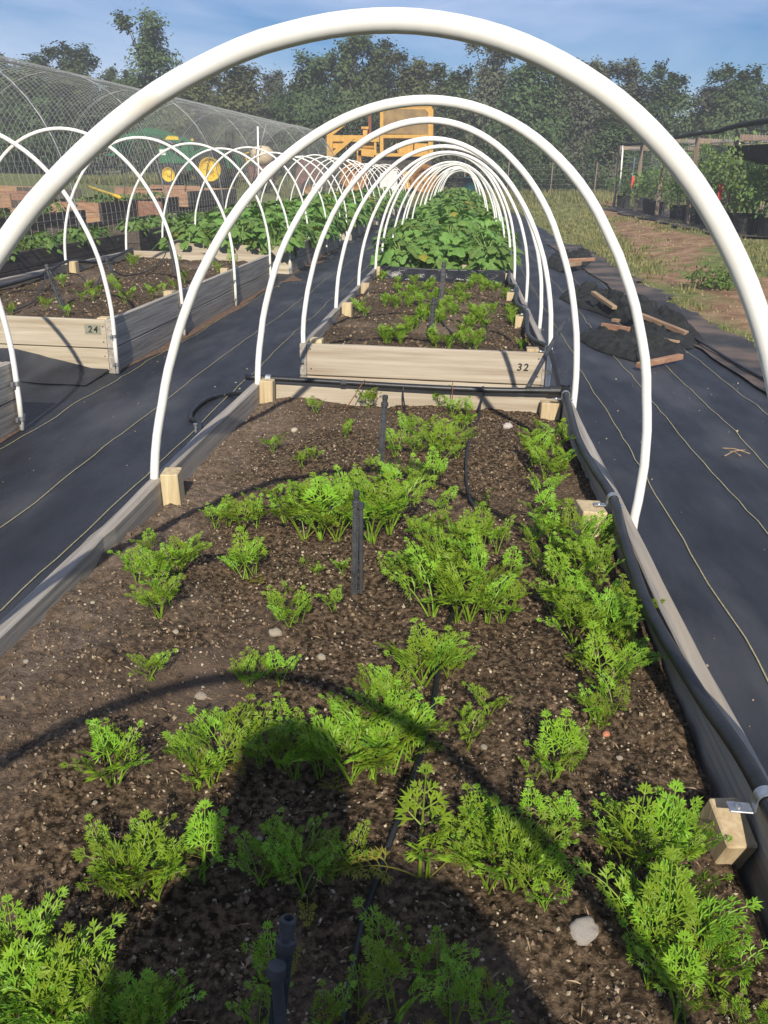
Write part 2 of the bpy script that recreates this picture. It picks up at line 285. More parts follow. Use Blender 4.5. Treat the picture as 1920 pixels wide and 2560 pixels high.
# ---------------------------------------------------------------- ground
def terrain(x, y_):
    z = 0.20 * sstep((x - 2.6) / 3.0) * sstep((y_ - 3) / 12) + 0.006 * max(0, y_ - 20) * sstep((x - 2.6) / 3.0)
    z += 0.0225 * max(0, min(y_, 42) - 4) * sstep((-x - 5.2) / 3.0) * 0.98
    z += 0.55 * sstep((y_ - 35) / 7) * (1 - sstep((-x - 5.2) / 3.0)) * (1 - 0.5 * sstep((x - 2.6) / 3.0))
    return z
def ground_mat():
    m = bpy.data.materials.new('field_ground'); m.use_nodes = True; t = m.node_tree; N = t.nodes; L = t.links
    b = N['Principled BSDF']; b.inputs['Roughness'].default_value = 0.95; b.inputs['Specular IOR Level'].default_value = 0.15
    tcn = N.new('ShaderNodeTexCoord')
    def nz(scale, det=6, st=(1, 1, 1)):
        q = N.new('ShaderNodeTexNoise'); q.inputs['Scale'].default_value = scale; q.inputs['Detail'].default_value = det
        w = N.new('ShaderNodeMapping'); w.inputs['Scale'].default_value = st; L.new(tcn.outputs['Object'], w.inputs[0]); L.new(w.outputs[0], q.inputs['Vector']); return q.outputs['Fac']
    def ramp(f, a, b_, ca, cb):
        q = N.new('ShaderNodeValToRGB'); q.color_ramp.elements[0].position = a; q.color_ramp.elements[1].position = b_
        q.color_ramp.elements[0].color = (*ca, 1); q.color_ramp.elements[1].color = (*cb, 1); L.new(f, q.inputs[0]); return q.outputs[0]
    dirt = ramp(nz(3.0, 9), 0.35, 0.68, (0.19, 0.112, 0.064), (0.40, 0.255, 0.155))
    grass = ramp(nz(5.0, 9), 0.35, 0.68, (0.105, 0.128, 0.038), (0.235, 0.235, 0.090))
    sep = N.new('ShaderNodeSeparateXYZ'); L.new(tcn.outputs['Object'], sep.inputs[0])
    # trodden dirt runs along the plot edge, grass elsewhere
    w1 = N.new('ShaderNodeMath'); w1.operation = 'SUBTRACT'; w1.inputs[1].default_value = 2.75; yo = N.new('ShaderNodeMath'); yo.operation = 'MULTIPLY_ADD'; yo.inputs[1].default_value = -0.085; L.new(sep.outputs[1], yo.inputs[0]); L.new(sep.outputs[0], yo.inputs[2]); L.new(yo.outputs[0], w1.inputs[0])
    w2 = N.new('ShaderNodeMath'); w2.operation = 'ABSOLUTE'; L.new(w1.outputs[0], w2.inputs[0])
    w3 = N.new('ShaderNodeMapRange'); w3.inputs[1].default_value = 1.6; w3.inputs[2].default_value = 0.2; w3.inputs[3].default_value = -0.20; w3.inputs[4].default_value = 0.16; L.new(w2.outputs[0], w3.inputs[0])
    ad = N.new('ShaderNodeMath'); ad.operation = 'ADD'; L.new(w3.outputs[0], ad.inputs[0]); L.new(nz(0.55, 8, (1.0, 0.45, 1)), ad.inputs[1])
    r = N.new('ShaderNodeMapRange'); r.inputs[1].default_value = 0.50; r.inputs[2].default_value = 0.58; L.new(ad.outputs[0], r.inputs[0])
    mxx = N.new('ShaderNodeMixRGB'); L.new(r.outputs[0], mxx.inputs[0]); L.new(grass, mxx.inputs[1]); L.new(dirt, mxx.inputs[2])
    L.new(mxx.outputs[0], b.inputs['Base Color'])
    bp = N.new('ShaderNodeBump'); bp.inputs['Distance'].default_value = 0.04; L.new(nz(14, 9), bp.inputs['Height']); L.new(bp.outputs[0], b.inputs['Normal'])
    return m
def axis_pts(lo, hi, near_lo, near_hi, fine, coarse):
    a = [lo]
    while a[-1] < hi:
        q = a[-1]; a.append(q + (fine if near_lo <= q < near_hi else coarse))
    return a
def sheet(xs, ys, zf):
    g = MB(); nx = len(xs)
    g.add([(x, y_, zf(x, y_)) for y_ in ys for x in xs], [(j * nx + i, j * nx + i + 1, (j + 1) * nx + i + 1, (j + 1) * nx + i) for j in range(len(ys) - 1) for i in range(nx - 1)])
    return g
xs = axis_pts(-400, 400, -20, 20, 0.5, 20); ys = axis_pts(-60, 700, 0, 60, 0.6, 20)
g = sheet(xs, ys, lambda x, y_: terrain(x, y_) - 0.012 + (0.02 * fbm(x * .7, y_ * .7) if abs(x) < 22 and y_ < 60 else 0) * sstep((abs(x + 1.7) - 4.2) / 1))
struct(g.build('ground', ground_mat(), smooth=True))
# black ground cloth under the bed rows, wavy right edge, fine wrinkles
def cloth_edge(y_): return 2.12 + 0.10 * fbm(y_ * 0.6, 3.0) + 0.05 * fbm(y_ * 2.3, 9.0) - 0.012 * max(0, 7 - y_) * -1
def cloth_z(x, y_):
    e = 0.016 * fbm(x * 1.1, y_ * 0.9) + 0.008 * fbm(x * 5, y_ * 2.2)
    return terrain(x, y_) + 0.024 + e * 0.6
ny = 330; nx = 130; g = MB(); vs = []
for j in range(ny):
    yy = -3 + 39.0 * (j / (ny - 1)) ** 1.35
    for i in range(nx):
        xl = -5.05; xr = cloth_edge(yy); x = xl + (xr - xl) * i / (nx - 1)
        vs.append((x, yy, cloth_z(x, yy)))
g.add(vs, [(j * nx + i, j * nx + i + 1, (j + 1) * nx + i + 1, (j + 1) * nx + i) for j in range(ny - 1) for i in range(nx - 1)])
fab = struct(g.build('ground_cloth', M['fabric'], smooth=True))
def stitch(x0, ya, yb, wob=0.012):
    g = MB(); n = int((yb - ya) / 0.12); vs = []
    for i in range(n + 1):
        yy = ya + (yb - ya) * i / n; x = x0 + wob * fbm(yy * 0.8, x0 * 7) * 2 + 0.004 * fbm(yy * 5, x0)
        for s in (-1, 1): vs.append((x + s * 0.0023, yy, cloth_z(x, yy) + 0.005))
    g.add(vs, [(2 * i, 2 * i + 1, 2 * i + 3, 2 * i + 2) for i in range(n)]); g.build('stitching', M['thread'], fab)
for x0 in (0.90, 1.22, 1.53, 1.84, -1.33, -1.65, -2.12): stitch(x0, 0.2, 20)
# overlapping second cloth along the plot edge (dusty) : a narrow strip with a rolled seam
g = MB(); vs = []
for j in range(160):
    yy = 3 + 15 * j / 159
    xa = 1.95 + 0.03 * fbm(yy, 4) - 0.02 * (yy - 7); xb = cloth_edge(yy) + 0.30 + 0.12 * fbm(yy * 0.9, 17) + 0.05 * fbm(yy * 4, 7)
    for i in range(9):
        x = xa + (xb - xa) * i / 8; vs.append((x, yy, max(cloth_z(x, yy), terrain(x, yy) + 0.014) + 0.006 + (0.012 if i == 0 else 0)))
g.add(vs, [(j * 9 + i, j * 9 + i + 1, (j + 1) * 9 + i + 1, (j + 1) * 9 + i) for j in range(159) for i in range(8)])
M['fabric_dusty'] = mat('dusty_ground_cloth', (0.026, 0.027, 0.031), (0.060, 0.058, 0.058), 3.0, (1, 1, 1), 0.75, 0.003, 60, 7, 0.35, 0.7, spec=0.3, col3=(0.155, 0.115, 0.092), scale3=1.6, lo3=0.42, hi3=0.62)
g.build('cloth_strip', M['fabric_dusty'], fab, True)
# soil swept against the boards on the cloth
def spill(pts, w):
    g = MB(); vs = []; q = smooth_path([(a, b, 0) for a, b in pts], 6)
    for i, c in enumerate(q):
        ww = w * (0.4 + 0.9 * abs(fbm(i * 0.37, pts[0][0]))) * math.sin(PI * (i + 0.3) / (len(q) + 0.1))
        for k in range(5):
            t = k / 4; x = c.x + ww * t; vs.append((x, c.y, cloth_z(x, c.y) + 0.004 + 0.014 * (1 - t) * (0.6 + fbm(i * .9, k))))
    g.add(vs, [(j * 5 + i, j * 5 + i + 1, (j + 1) * 5 + i + 1, (j + 1) * 5 + i) for j in range(len(q) - 1) for i in range(4)])
    g.build('spilled_soil', M['dust'], fab, True)
spill([(-2.2, 5.3), (-2.19, 6.2), (-2.19, 7.4), (-2.19, 8.6), (-2.19, 9.9)], 0.14)
spill([(-2.18, 2.2), (-2.18, 3.0), (-2.18, 3.9)], 0.08); spill([(-2.18, 11.1), (-2.18, 13), (-2.18, 15)], 0.16)
spill([(-2.14, 10.1), (-2.10, 10.5), (-2.12, 10.9)], 0.2); spill([(0.56, 8.9), (0.6, 9.5), (0.56, 10.1)], 0.22)
spill([(0.56, 4.4), (0.57, 4.7), (0.56, 5.0)], 0.08)

# ---------------------------------------------------------------- hoops
HZ0, HB = 0.35, 1.12
def hoop_mesh(half, b, foot, rad=0.0142, skew=0.0, seg=14, n=44, flare=0.0, sd=0.0):
    path = [(-half, 0, foot), (-half, 0, HZ0 * 0.5 + foot * 0.5)]
    for i in range(n + 1):
        a = PI - PI * i / n; path.append((half * math.cos(a) + skew * math.sin(a), 0, HZ0 + b * math.sin(a)))
    path += [(half, 0, HZ0 * 0.5 + foot * 0.5), (half, 0, foot)]
    path = [(x + (flare * sstep((0.85 - z) / 0.6) if x > 0 else 0) + 0.006 * fbm(z * 1.7 + sd, sd + (3 if x > 0 else 0)), y_ + 0.010 * fbm(z * 1.3 + sd, x * 1.3 + sd), z) for x, y_, z in path]
    return MB().tube(path, rad, seg).mesh('pvc_hoop', M['pvc'], True)
def strap_mesh(sd):
    g = MB()  # flat band round the pipe with two ears on the board
    g.lathe([(0.0148, -0.011), (0.0168, -0.011), (0.0168, 0.011), (0.0148, 0.011), (0.0148, -0.011)], (0, 0, 0), 14)
    g.box((-sd * 0.004, 0.028, 0), (0.012, 0.028, 0.022)); g.box((-sd * 0.004, -0.028, 0), (0.012, 0.028, 0.022))
    return g.mesh('pipe_strap', M['galv'])
STRAP = {1: strap_mesh(1), -1: strap_mesh(-1)}
def hoop(cx, yy, half, b, label, group=None, foot=0.03, skew=0.0, seg=14, straps=True, rz=0.0, n=44, flare=0.0):
    o = link('pvc_hoop', hoop_mesh(half, b, foot, 0.0134, skew, seg, n, flare, cx * 7 + yy), None, (cx, yy, terrain(cx, yy)), (0, 0, rz))
    tag(o, label, 'hoop', group)
    if straps:
        for sd in (-1, 1):
            for zz in (0.27, 0.09): link('pipe_strap', STRAP[sd], o, (sd * half + (flare if sd > 0 else 0), 0, zz))
    return o
G1 = 'white hoops over the right-hand row of beds'
hoop(-0.16, -0.25, 0.735, 1.10, 'white hoop behind the camera whose curved shadow crosses the near soil', G1)
hoop(-0.2437, 1.10, 0.724, 1.093, 'nearest white hoop, its big arch framing the whole view', G1, seg=28, n=90, skew=0.1537, flare=0.10)
hoop(-0.18, 2.38, 0.742, 1.105, 'second white hoop, standing mid-way along the near carrot bed', G1, seg=20, n=64, rz=-0.04, skew=0.075)
hoop(-0.18, 3.68, 0.715, 1.13, 'third white hoop, at the crosswise black pipe of the near bed', G1, seg=18, n=56, rz=-0.03, skew=0.03)
hoop(-0.17, 4.72, 0.70, 1.10, 'fourth white hoop, at the pine board numbered 32', G1, rz=-0.03)
hoop(-0.14, 6.10, 0.735, 1.105, 'fifth white hoop, over the front half of the bed numbered 32', G1)
hoop(-0.14, 7.45, 0.73, 1.10, 'sixth white hoop, over the back half of the bed numbered 32', G1)
hoop(-0.15, 8.80, 0.71, 1.13, 'seventh white hoop, at the black plastic end of the bed numbered 32', G1)
BEDS_R = [(9.55, 14.0), (14.9, 19.3), (20.3, 24.6), (25.6, 30.0), (31.0, 35.2)]
for i, (a, b) in enumerate(BEDS_R):
    for k in range(3 if i else 4):
        yy = a + 0.05 + (b - a - 0.1) * k / (2 if i else 3)
        hoop(-0.16 + rng.uniform(-.03, .03), yy, 0.70 + rng.uniform(-.02, .03), 1.10 + rng.uniform(-.04, .04),
             'white hoop in the far stretch of the right-hand row, over broad-leaved plants', G1, seg=10, straps=(i == 0), rz=rng.uniform(-.03, .03))
G2 = 'white hoops over the left-hand row of beds'
LH = [(3.90, 'white hoop at far left whose foot stands on the lone grey board corner'), (5.20, 'white hoop standing at the corner of the board numbered 24'),
      (6.60, 'second white hoop over the left bed numbered 24'), (8.25, 'third white hoop over the left bed numbered 24'), (9.85, 'white hoop at the back corner of the left bed numbered 24')]
for yy, lb in LH: hoop(-3.03 if yy > 5 else -3.008, yy, 0.85, 1.18 if yy > 6 else 1.14, lb, G2)
yy = 11.15; LH2 = []
while yy < 36: LH2.append(yy); yy += 1.45 if (len(LH2) % 4) else 1.25
for i, yy in enumerate(LH2):
    hoop(-3.02 + rng.uniform(-.04, .04), yy, 0.85, 1.19 + rng.uniform(-.05, .05), 'white hoop in the far stretch of the left-hand row, over broad-leaved plants', G2, seg=10, straps=(i < 4), rz=rng.uniform(-.04, .04))

# ---------------------------------------------------------------- raised beds
def board(parent, mt, a, b, z0, z1, th, bow=None, name='board', n=14, jit=0.0025):
    # plank from a to b (x,y), th thick across, wavy within a few millimetres
    a = Vector((a[0], a[1], 0)); b = Vector((b[0], b[1], 0)); d = (b - a); L = d.length; d.normalize(); w = Vector((-d.y, d.x, 0)); c = 0.004; vs = []
    for i in range(n + 1):
        t = i / n; o = a + d * (L * t) + (w * bow(t) if bow else Vector())
        sd = a.x * 3 + z0 * 11
        e = [jit * fbm(t * 5 + sd, k * 3.3 + a.y) for k in range(4)]
        for (u, zz) in ((-th/2, z0 + c), (-th/2 + c, z0), (th/2 - c, z0), (th/2, z0 + c), (th/2, z1 - c + e[0]), (th/2 - c, z1 + e[0]), (-th/2 + c, z1 + e[1]), (-th/2, z1 - c + e[1])):
            vs.append(o + w * (u + e[2] * 0.6) + Vector((0, 0, zz)))
    fs = [(i * 8 + k, (i + 1) * 8 + k, (i + 1) * 8 + (k + 1) % 8, i * 8 + (k + 1) % 8) for i in range(n) for k in range(8)]
    fs += [tuple(range(7, -1, -1)), tuple(n * 8 + k for k in range(8))]
    g = MB(); g.add(vs, fs); return g.build(name, mt, parent)
def text_mesh(s, size, mt):
    cu = bpy.data.curves.new('number', 'FONT'); cu.body = s; cu.size = size; cu.extrude = 0.0006; cu.align_x = 'CENTER'; cu.shear = 0.12; cu.space_character = 1.25; cu.offset = 0.0012
    t = bpy.data.objects.new('number', cu); COL.objects.link(t); dg = bpy.context.evaluated_depsgraph_get(); dg.update()
    me = bpy.data.meshes.new_from_object(t.evaluated_get(dg)); bpy.data.objects.remove(t); me.materials.clear(); me.materials.append(mt); return me
BT = 0.37
FRONT = []   # end boards facing the camera, lower then upper, bed by bed
def soil_obj(parent, x0, x1, y0, y1, zf, step, mt=None):
    nx = max(4, int((x1 - x0) / step)); ny = max(6, int((y1 - y0) / step))
    X = [x0 + (x1 - x0) * i / nx for i in range(nx + 1)]; Y = [y0 + (y1 - y0) * j / ny for j in range(ny + 1)]
    return sheet(X, Y, zf).build('soil', mt or M['soil'], parent, True)
def raised_bed(label, x0, x1, y0, y1, side='grey_wood_y', front='pine_x', soil=0.285, step=0.04, bowl=None, bowr=None, group=None, front_boards=True, zf=None, soil_mat=None):
    cx, cy = (x0 + x1) / 2, y0
    bz = terrain(cx, cy + 1)
    t = thing('raised_bed', label, 'raised bed', (0, 0, bz), 0, group)
    TH = 0.038; mid = 0.183
    for sd, x, bw in ((-1, x0 + TH / 2, bowl), (1, x1 - TH / 2, bowr)):
        board(t, M[side], (x, y0), (x, y1), 0.0, mid - 0.003, TH, bw, n=18 if bw is None else 60)
        board(t, M[side], (x, y0), (x, y1), mid + 0.003, BT, TH, bw, n=18 if bw is None else 60, jit=0.004)
    for yy, fm in ((y0 + TH / 2, front), (y1 - TH / 2, front)):
        for (za, zb) in ((0.0, mid - 0.003), (mid + 0.003, BT - 0.004)):
            fb_ = board(t, M[fm], (x0 + TH + 0.002, yy), (x1 - TH - 0.002, yy), za, zb, TH)
            if yy < (y0 + y1) / 2: FRONT.append(fb_)
    f = zf or (lambda x, y_: soil + 0.02 * fbm(x * 3, y_ * 3, 5))
    soil_obj(t, x0 + TH, x1 - TH, y0 + TH, y1 - TH, f, step, soil_mat)
    return t
SCREW = MB().lathe([(0, -.002), (.0045, -.002), (.0045, .0), (.002, -.0008), (0, -.0008)], (0, 0, 0), 8, 'Y').mesh('screw', M['dark'])
def screws(parent, xs_, yy, zs):
    for x in xs_:
        for z in zs: link('screw', SCREW, parent, (x + rng.uniform(-.006, .006), yy, z + rng.uniform(-.008, .008)))
def corner_block(parent, x, y_, z1, sx=0.07, sy=0.085, tilt=(0, 0, 0), z0=0.1):
    g = MB().box((0, 0, 0), (sx, sy, z1 - z0), Matrix.Rotation(tilt[0], 3, 'X') @ Matrix.Rotation(tilt[1], 3, 'Y') @ Matrix.Rotation(tilt[2], 3, 'Z'), 0.003)
    o = g.build('corner_post', M['pine_end'], parent); o.location = (x, y_, (z0 + z1) / 2); return o
# near carrot bed
X0, X1 = -0.945, 0.535; Y0, Y1 = -0.30, 3.80
def near_soil(x, y_):
    z = 0.285 + 0.040 * sstep((-0.45 - x) / 0.4) * sstep((2.6 - y_) / 1.2) - 0.005 * sstep((x - 0.25) / 0.25)
    z += 0.020 * fbm(x * 2.2, y_ * 2.2, 1.0) + 0.011 * fbm(x * 9, y_ * 9, 2.0, 5) + 0.006 * fbm(x * 31, y_ * 31, 4.0, 4)
    return z
def bowl(t):
    yy = Y0 + (Y1 - Y0) * t
    return -(0.0 + 0.035 * sstep((yy - 2.45) / 1.3)) + 0.010 * math.sin(yy * 2.1) + 0.006 * (1 if 1.9 < yy < 1.97 else 0)
def bowr(t):
    yy = Y0 + (Y1 - Y0) * t
    return 0.006 * math.sin(yy * 2.3) - 0.030 * sstep((1.9 - yy) / 0.9)
nb = raised_bed('near carrot bed in grey weathered boards under the nearest hoops', X0, X1, Y0, Y1, bowl=bowl, bowr=bowr, zf=near_soil, step=0.0125, soil_mat=M['soil_near'], group='raised beds of the right-hand row')
def place_soil(px, py):
    q = dz(px, py, 0.29)
    for _ in range(3): q = dz(px, py, near_soil(q.x, q.y))
    return q
corner_block(nb, -0.868, 2.425, 0.392, 0.055, 0.072, (0.02, -0.03, 0.1)); corner_block(nb, -0.85, 3.70, 0.392, 0.062, 0.06, (0, 0.02, 0))
corner_block(nb, 0.43, 2.38, 0.368, 0.075, 0.10, (0, 0.05, 0.1)); corner_block(nb, 0.482, 1.11, 0.336, 0.052, 0.085, (0.34, 0.10, 0.16), 0.255); corner_block(nb, 0.44, 3.70, 0.35, 0.085, 0.07)
g = MB().tube([(0, 0, 0), (0, 0, 0.028)], 0.004, 8).lathe([(0, 0.034), (0.008, 0.034), (0.008, 0.028), (0, 0.028)], (0, 0, 0), 8); b = g.build('bolt', M['galv'], nb); b.location = (-0.945, 2.92, BT - 0.002)
# bed 32
def soil32(x, y_): return 0.285 + 0.018 * fbm(x * 3, y_ * 3, 7) + 0.010 * fbm(x * 11, y_ * 11, 3) + 0.03 * sstep((-0.5 - x) / 0.4)
FRONT.clear()
b32 = raised_bed('carrot bed with pale pine end board numbered 32', -0.885, 0.535, 4.72, 8.85, zf=soil32, step=0.022, group='raised beds of the right-hand row')
for (x, yy, zz) in ((-0.80, 4.80, 0.385), (0.44, 4.80, 0.38), (-0.80, 6.15, 0.40), (-0.80, 7.35, 0.40), (0.45, 6.1, 0.36), (0.45, 7.4, 0.36), (-0.80, 8.75, 0.40), (0.45, 8.75, 0.38)): corner_block(b32, x, yy, zz, 0.07, 0.08)
screws(FRONT[1], (-0.82, 0.475), 4.7195, (.23, .33)); screws(FRONT[0], (-0.82, 0.475), 4.7195, (.05, .14))
link('number', text_mesh('32', 0.058, M['paint']), FRONT[1], (0.385, 4.7185, 0.265), (PI / 2, 0, 0))
# bed 24 and its neighbours
def soil24(x, y_): return 0.29 + 0.018 * fbm(x * 3, y_ * 3, 17) + 0.010 * fbm(x * 11, y_ * 11, 13)
FRONT.clear()
b24 = raised_bed('left bed with pale pine end board numbered 24 and sparse carrots', -3.88, -2.20, 5.22, 9.95, zf=soil24, step=0.028, group='raised beds of the left-hand row')
for (x, yy, zz) in ((-3.80, 8.25, 0.40), (-2.28, 6.6, 0.375), (-2.28, 8.25, 0.385), (-2.28, 5.31, 0.37)): corner_block(b24, x, yy, zz, 0.07, 0.08)
screws(FRONT[1], (-2.262, -3.8), 5.2195, (.23, .33)); screws(FRONT[0], (-2.262, -3.8), 5.2195, (.05, .14))
link('number', text_mesh('24', 0.058, M['paint']), FRONT[1], (-2.325, 5.2185, 0.285), (PI / 2, 0, 0))
g = MB().box((-2.325, 5.2195, 0.305), (0.105, 0.002, 0.062)); g.build('number_patch', mat('grey_green_patch', (0.20, 0.21, 0.16), (0.28, 0.27, 0.2), 40, rough=0.8), FRONT[1])
b23 = raised_bed('left bed cut off by the frame, only its grey corner showing', -3.85, -2.185, -0.4, 3.93, step=0.06, group='raised beds of the left-hand row')
# rows beyond
RB = [raised_bed(['leafy bed just past the black plastic film', 'second leafy bed past the black plastic film', 'third leafy bed past the black plastic film', 'fourth leafy bed past the black plastic film', 'last bed of the right-hand row, before the blue barrel'][i], -0.86, 0.54, a, b, step=0.12, group='raised beds of the right-hand row') for i, (a, b) in enumerate(BEDS_R)]
BEDS_L = [(11.15, 15.9), (17.35, 21.8), (22.9, 27.4), (28.5, 33.5)]
LB = [raised_bed(['left-hand leafy bed with leaves drooping over its pale corner', 'second leafy bed of the left-hand row', 'third leafy bed of the left-hand row', 'last leafy bed of the left-hand row'][i], -3.88, -2.18, a, b, step=0.12, group='raised beds of the left-hand row') for i, (a, b) in enumerate(BEDS_L)]
TB = [raised_bed(['dark boarded bed of low greens beside the bed numbered 24', 'dark boarded bed of low greens behind the first one', 'far dark boarded bed inside the netting row'][i], -6.3, -4.86, a, b, 'dark_wood', 'dark_wood', step=0.12, group='dark beds of the netting row') for i, (a, b) in enumerate([(7.6, 12.4), (12.9, 17.6), (18.3, 23)])]
for i, (a, b) in enumerate([(11.0, 15.6), (16.3, 21), (21.8, 26.5)]):
    raised_bed(['first dark bed under the wire netting tunnel', 'second dark bed under the wire netting tunnel', 'third dark bed under the wire netting tunnel'][i], -8.3, -6.85, a, b, 'dark_wood', 'red_wood', step=0.15, group='beds under the netting tunnel')
# fabric flap standing against the end board 24
g = MB(); vs = []
for i in range(25):
    x = -3.6 + 1.36 * i / 24; hh = 0.11 * math.sin(PI * min(1, (i + 4) / 26)) * (1 + 0.25 * fbm(x * 3, 1)) + 0.01
    for k, (yy, zz) in enumerate(((4.85 + 0.03 * fbm(x * 2, 3), 0.032), (5.05, 0.036 + hh * 0.25), (5.17, 0.04 + hh * 0.6), (5.205, 0.045 + hh))): vs.append((x, yy, zz))
g.add(vs, [(j * 4 + i, j * 4 + i + 1, (j + 1) * 4 + i + 1, (j + 1) * 4 + i) for j in range(24) for i in range(3)])
g.build('cloth_flap', M['fabric'], fab, True)

# ---------------------------------------------------------------- irrigation
def pipe_thing(name, pts, rad, mt, label, cat, n=10, seg=10, group=None):
    return tag(MB().tube(smooth_path(pts, n), rad, seg).build(name, mt, None, True), label, cat, group)
pl = pipe_thing('supply_pipe', [(0.525, -0.1, 0.375), (0.52, 0.5, 0.37), (0.522, 1.085, 0.392), (0.500, 1.4, 0.375), (0.480, 1.75, 0.362), (0.484, 2.1, 0.378), (0.497, 2.385, 0.392), (0.486, 2.7, 0.380), (0.480, 3.05, 0.370), (0.488, 3.4, 0.382), (0.50, 3.70, 0.398)], 0.0142, M['poly'],
    'thick black pipe strapped along the right board of the near bed', 'pipe', 12, 14)
def saddle(parent, x, yy, z, rz=0.0):
    g = MB(); vs = []; n = 12
    for i in range(n + 1):
        a = PI * i / n
        for rr in (0.0160, 0.0180):
            for w in (-0.011, 0.011): vs.append((rr * math.cos(a), w, rr * math.sin(a)))
    fs = []
    for i in range(n):
        b = i * 4; c = b + 4; fs += [(b, c, c + 1, b + 1), (b + 2, b + 3, c + 3, c + 2), (b, b + 2, c + 2, c), (b + 1, c + 1, c + 3, b + 3)]
    g.add(vs, fs); g.box((-0.037, 0, -0.020), (0.036, 0.024, 0.003), None, 0.001); g.box((-0.017, 0, -0.0095), (0.002, 0.022, 0.019)); g.box((0.017, 0, -0.0095), (0.002, 0.022, 0.019)); g.box((0.026, 0, -0.020), (0.014, 0.022, 0.003), None, 0.001)
    g.lathe([(0, 0.004), (0.005, 0.003), (0.006, 0.0)], (-0.040, 0, -0.0185), 10)
    o = g.build('pipe_clip', M['galv'], parent); o.location = (x, yy, z); o.rotation_euler = (0, 0.0, rz); return o
for (yy, z) in ((1.085, 0.392), (2.385, 0.392), (3.655, 0.396)): saddle(pl, 0.522 if yy < 2 else 0.497, yy, z, 0.0)
cp = pipe_thing('cross_pipe', [(-0.955, 3.735, 0.392), (-0.6, 3.735, 0.388), (-0.2, 3.73, 0.383), (0.2, 3.73, 0.384), (0.47, 3.73, 0.395)], 0.0135, M['poly'], 'black pipe laid crosswise over the far end of the near bed', 'pipe', 10, 12)
g = MB().tube([(0.33, 3.73, 0.391), (0.43, 3.73, 0.394)], 0.017, 12).tube([(0.43, 3.73, 0.394), (0.475, 3.73, 0.396)], 0.0205, 12); g.build('coupling', M['poly'], cp)
g = MB().tube([(0.475, 3.73, 0.396), (0.50, 3.73, 0.398)], 0.023, 12).tube([(0.50, 3.755, 0.40), (0.50, 3.70, 0.398)], 0.022, 12).tube([(0.50, 3.73, 0.40), (0.50, 3.73, 0.425)], 0.021, 12); g.build('elbow_fitting', M['poly'], cp)
g = MB().lathe([(0.0145, -0.012), (0.0165, -0.012), (0.0165, 0.012), (0.0145, 0.012)], (-0.85, 3.735, 0.391), 14, 'X'); g.build('pipe_clip', M['galv'], cp)
for x in (-0.50, 0.28): MB().lathe([(0.0138, -0.014), (0.0155, -0.01), (0.0155, 0.01), (0.0138, 0.014)], (x, 3.733, 0.386), 12, 'X').build('emitter_ring', M['poly_dull'], cp)
pipe_thing('link_pipe', [(0.50, 3.76, 0.41), (0.53, 3.95, 0.30), (0.56, 4.25, 0.22), (0.55, 4.5, 0.30), (0.52, 4.72, 0.395), (0.47, 5.1, 0.37), (0.46, 5.5, 0.355), (0.49, 6.1, 0.392), (0.46, 6.8, 0.36), (0.50, 7.45, 0.392), (0.47, 8.1, 0.36), (0.50, 8.8, 0.395)], 0.0145, M['poly'], 'black pipe strapped along the right board of the bed numbered 32', 'pipe', 10, 10)
l32 = bpy.data.objects['link_pipe']
for (yy, z) in ((4.74, 0.394), (6.1, 0.392), (7.45, 0.392)): saddle(l32, 0.50 if yy > 5 else 0.52, yy, z)
pipe_thing('end_pipe', [(-0.80, 8.72, 0.40), (-0.2, 8.7, 0.39), (0.5, 8.74, 0.395)], 0.0125, M['poly'], 'black pipe across the plastic-lined end of the bed numbered 32', 'pipe', 8, 8)
pipe_thing('hose', [tuple(dz(545, 850, 0.30)), tuple(dz(500, 851, 0.05)), tuple(dz(450, 862, 0.04)), tuple(dz(418, 885, 0.04)), tuple(dz(412, 905, 0.04)), tuple(dz(432, 922, 0.04)), (-1.06, 3.18, 0.05), (-0.985, 3.1, 0.05)], 0.0135, M['poly'], 'loop of black hose on the cloth left of the near bed', 'hose', 10, 10)
pipe_thing('hose', [(2.3, 5.4, 0.05), tuple(dz(1659, 822, 0.05)), tuple(dz(1510, 736, 0.05)), (1.98, 8.6, 0.06)], 0.011, M['poly'], 'long black hose on the ground cloth edge at far right', 'hose', 8, 8)
def drip(px, r_=0.0042, lab='', extra_z=0.012):
    pts = []
    for a, b in px: q = place_soil(a, b); pts.append((q.x, q.y, near_soil(q.x, q.y) + extra_z))
    return pts
dl = [(0.135, 3.728, 0.40), (0.14, 3.715, 0.37), (0.125, 3.66, 0.325)] + drip([(1035, 905), (1022, 930), (1010, 975), (1006, 1030), (1012, 1080), (1030, 1120), (1020, 1200), (990, 1300), (968, 1360), (950, 1440), (938, 1520), (925, 1580), (903, 1660), (865, 1770), (825, 1880), (785, 2000), (760, 2120), (740, 2240)])
pipe_thing('drip_line', dl, 0.0052, M['poly'], 'thin black drip line winding down the middle of the near bed', 'hose', 8, 8)
pipe_thing('drip_line', [(-0.22, 3.728, 0.395), (-0.225, 3.71, 0.36), (-0.215, 3.66, 0.325), (-0.205, 3.62, 0.30)], 0.004, M['poly'], 'short rusty-brown feeder tube hanging from the crosswise pipe', 'hose', 6, 6)
pipe_thing('wire', [tuple(aty(600 + 575 / 1.8433, 600 + 645 / 1.8433, 3.69)), tuple(aty(600 + 490 / 1.8433, 600 + 775 / 1.8433, 3.60))], 0.0022, M['rust'], 'rusty wire leaning against the crosswise pipe, left one', 'wire', 3, 6)
pipe_thing('wire', [tuple(aty(600 + 980 / 1.8433, 600 + 648 / 1.8433, 3.70)), tuple(aty(600 + 978 / 1.8433, 600 + 745 / 1.8433, 3.68))], 0.0022, M['rust'], 'upright rusty wire stub behind the carrots at the crosswise pipe', 'wire', 3, 6)
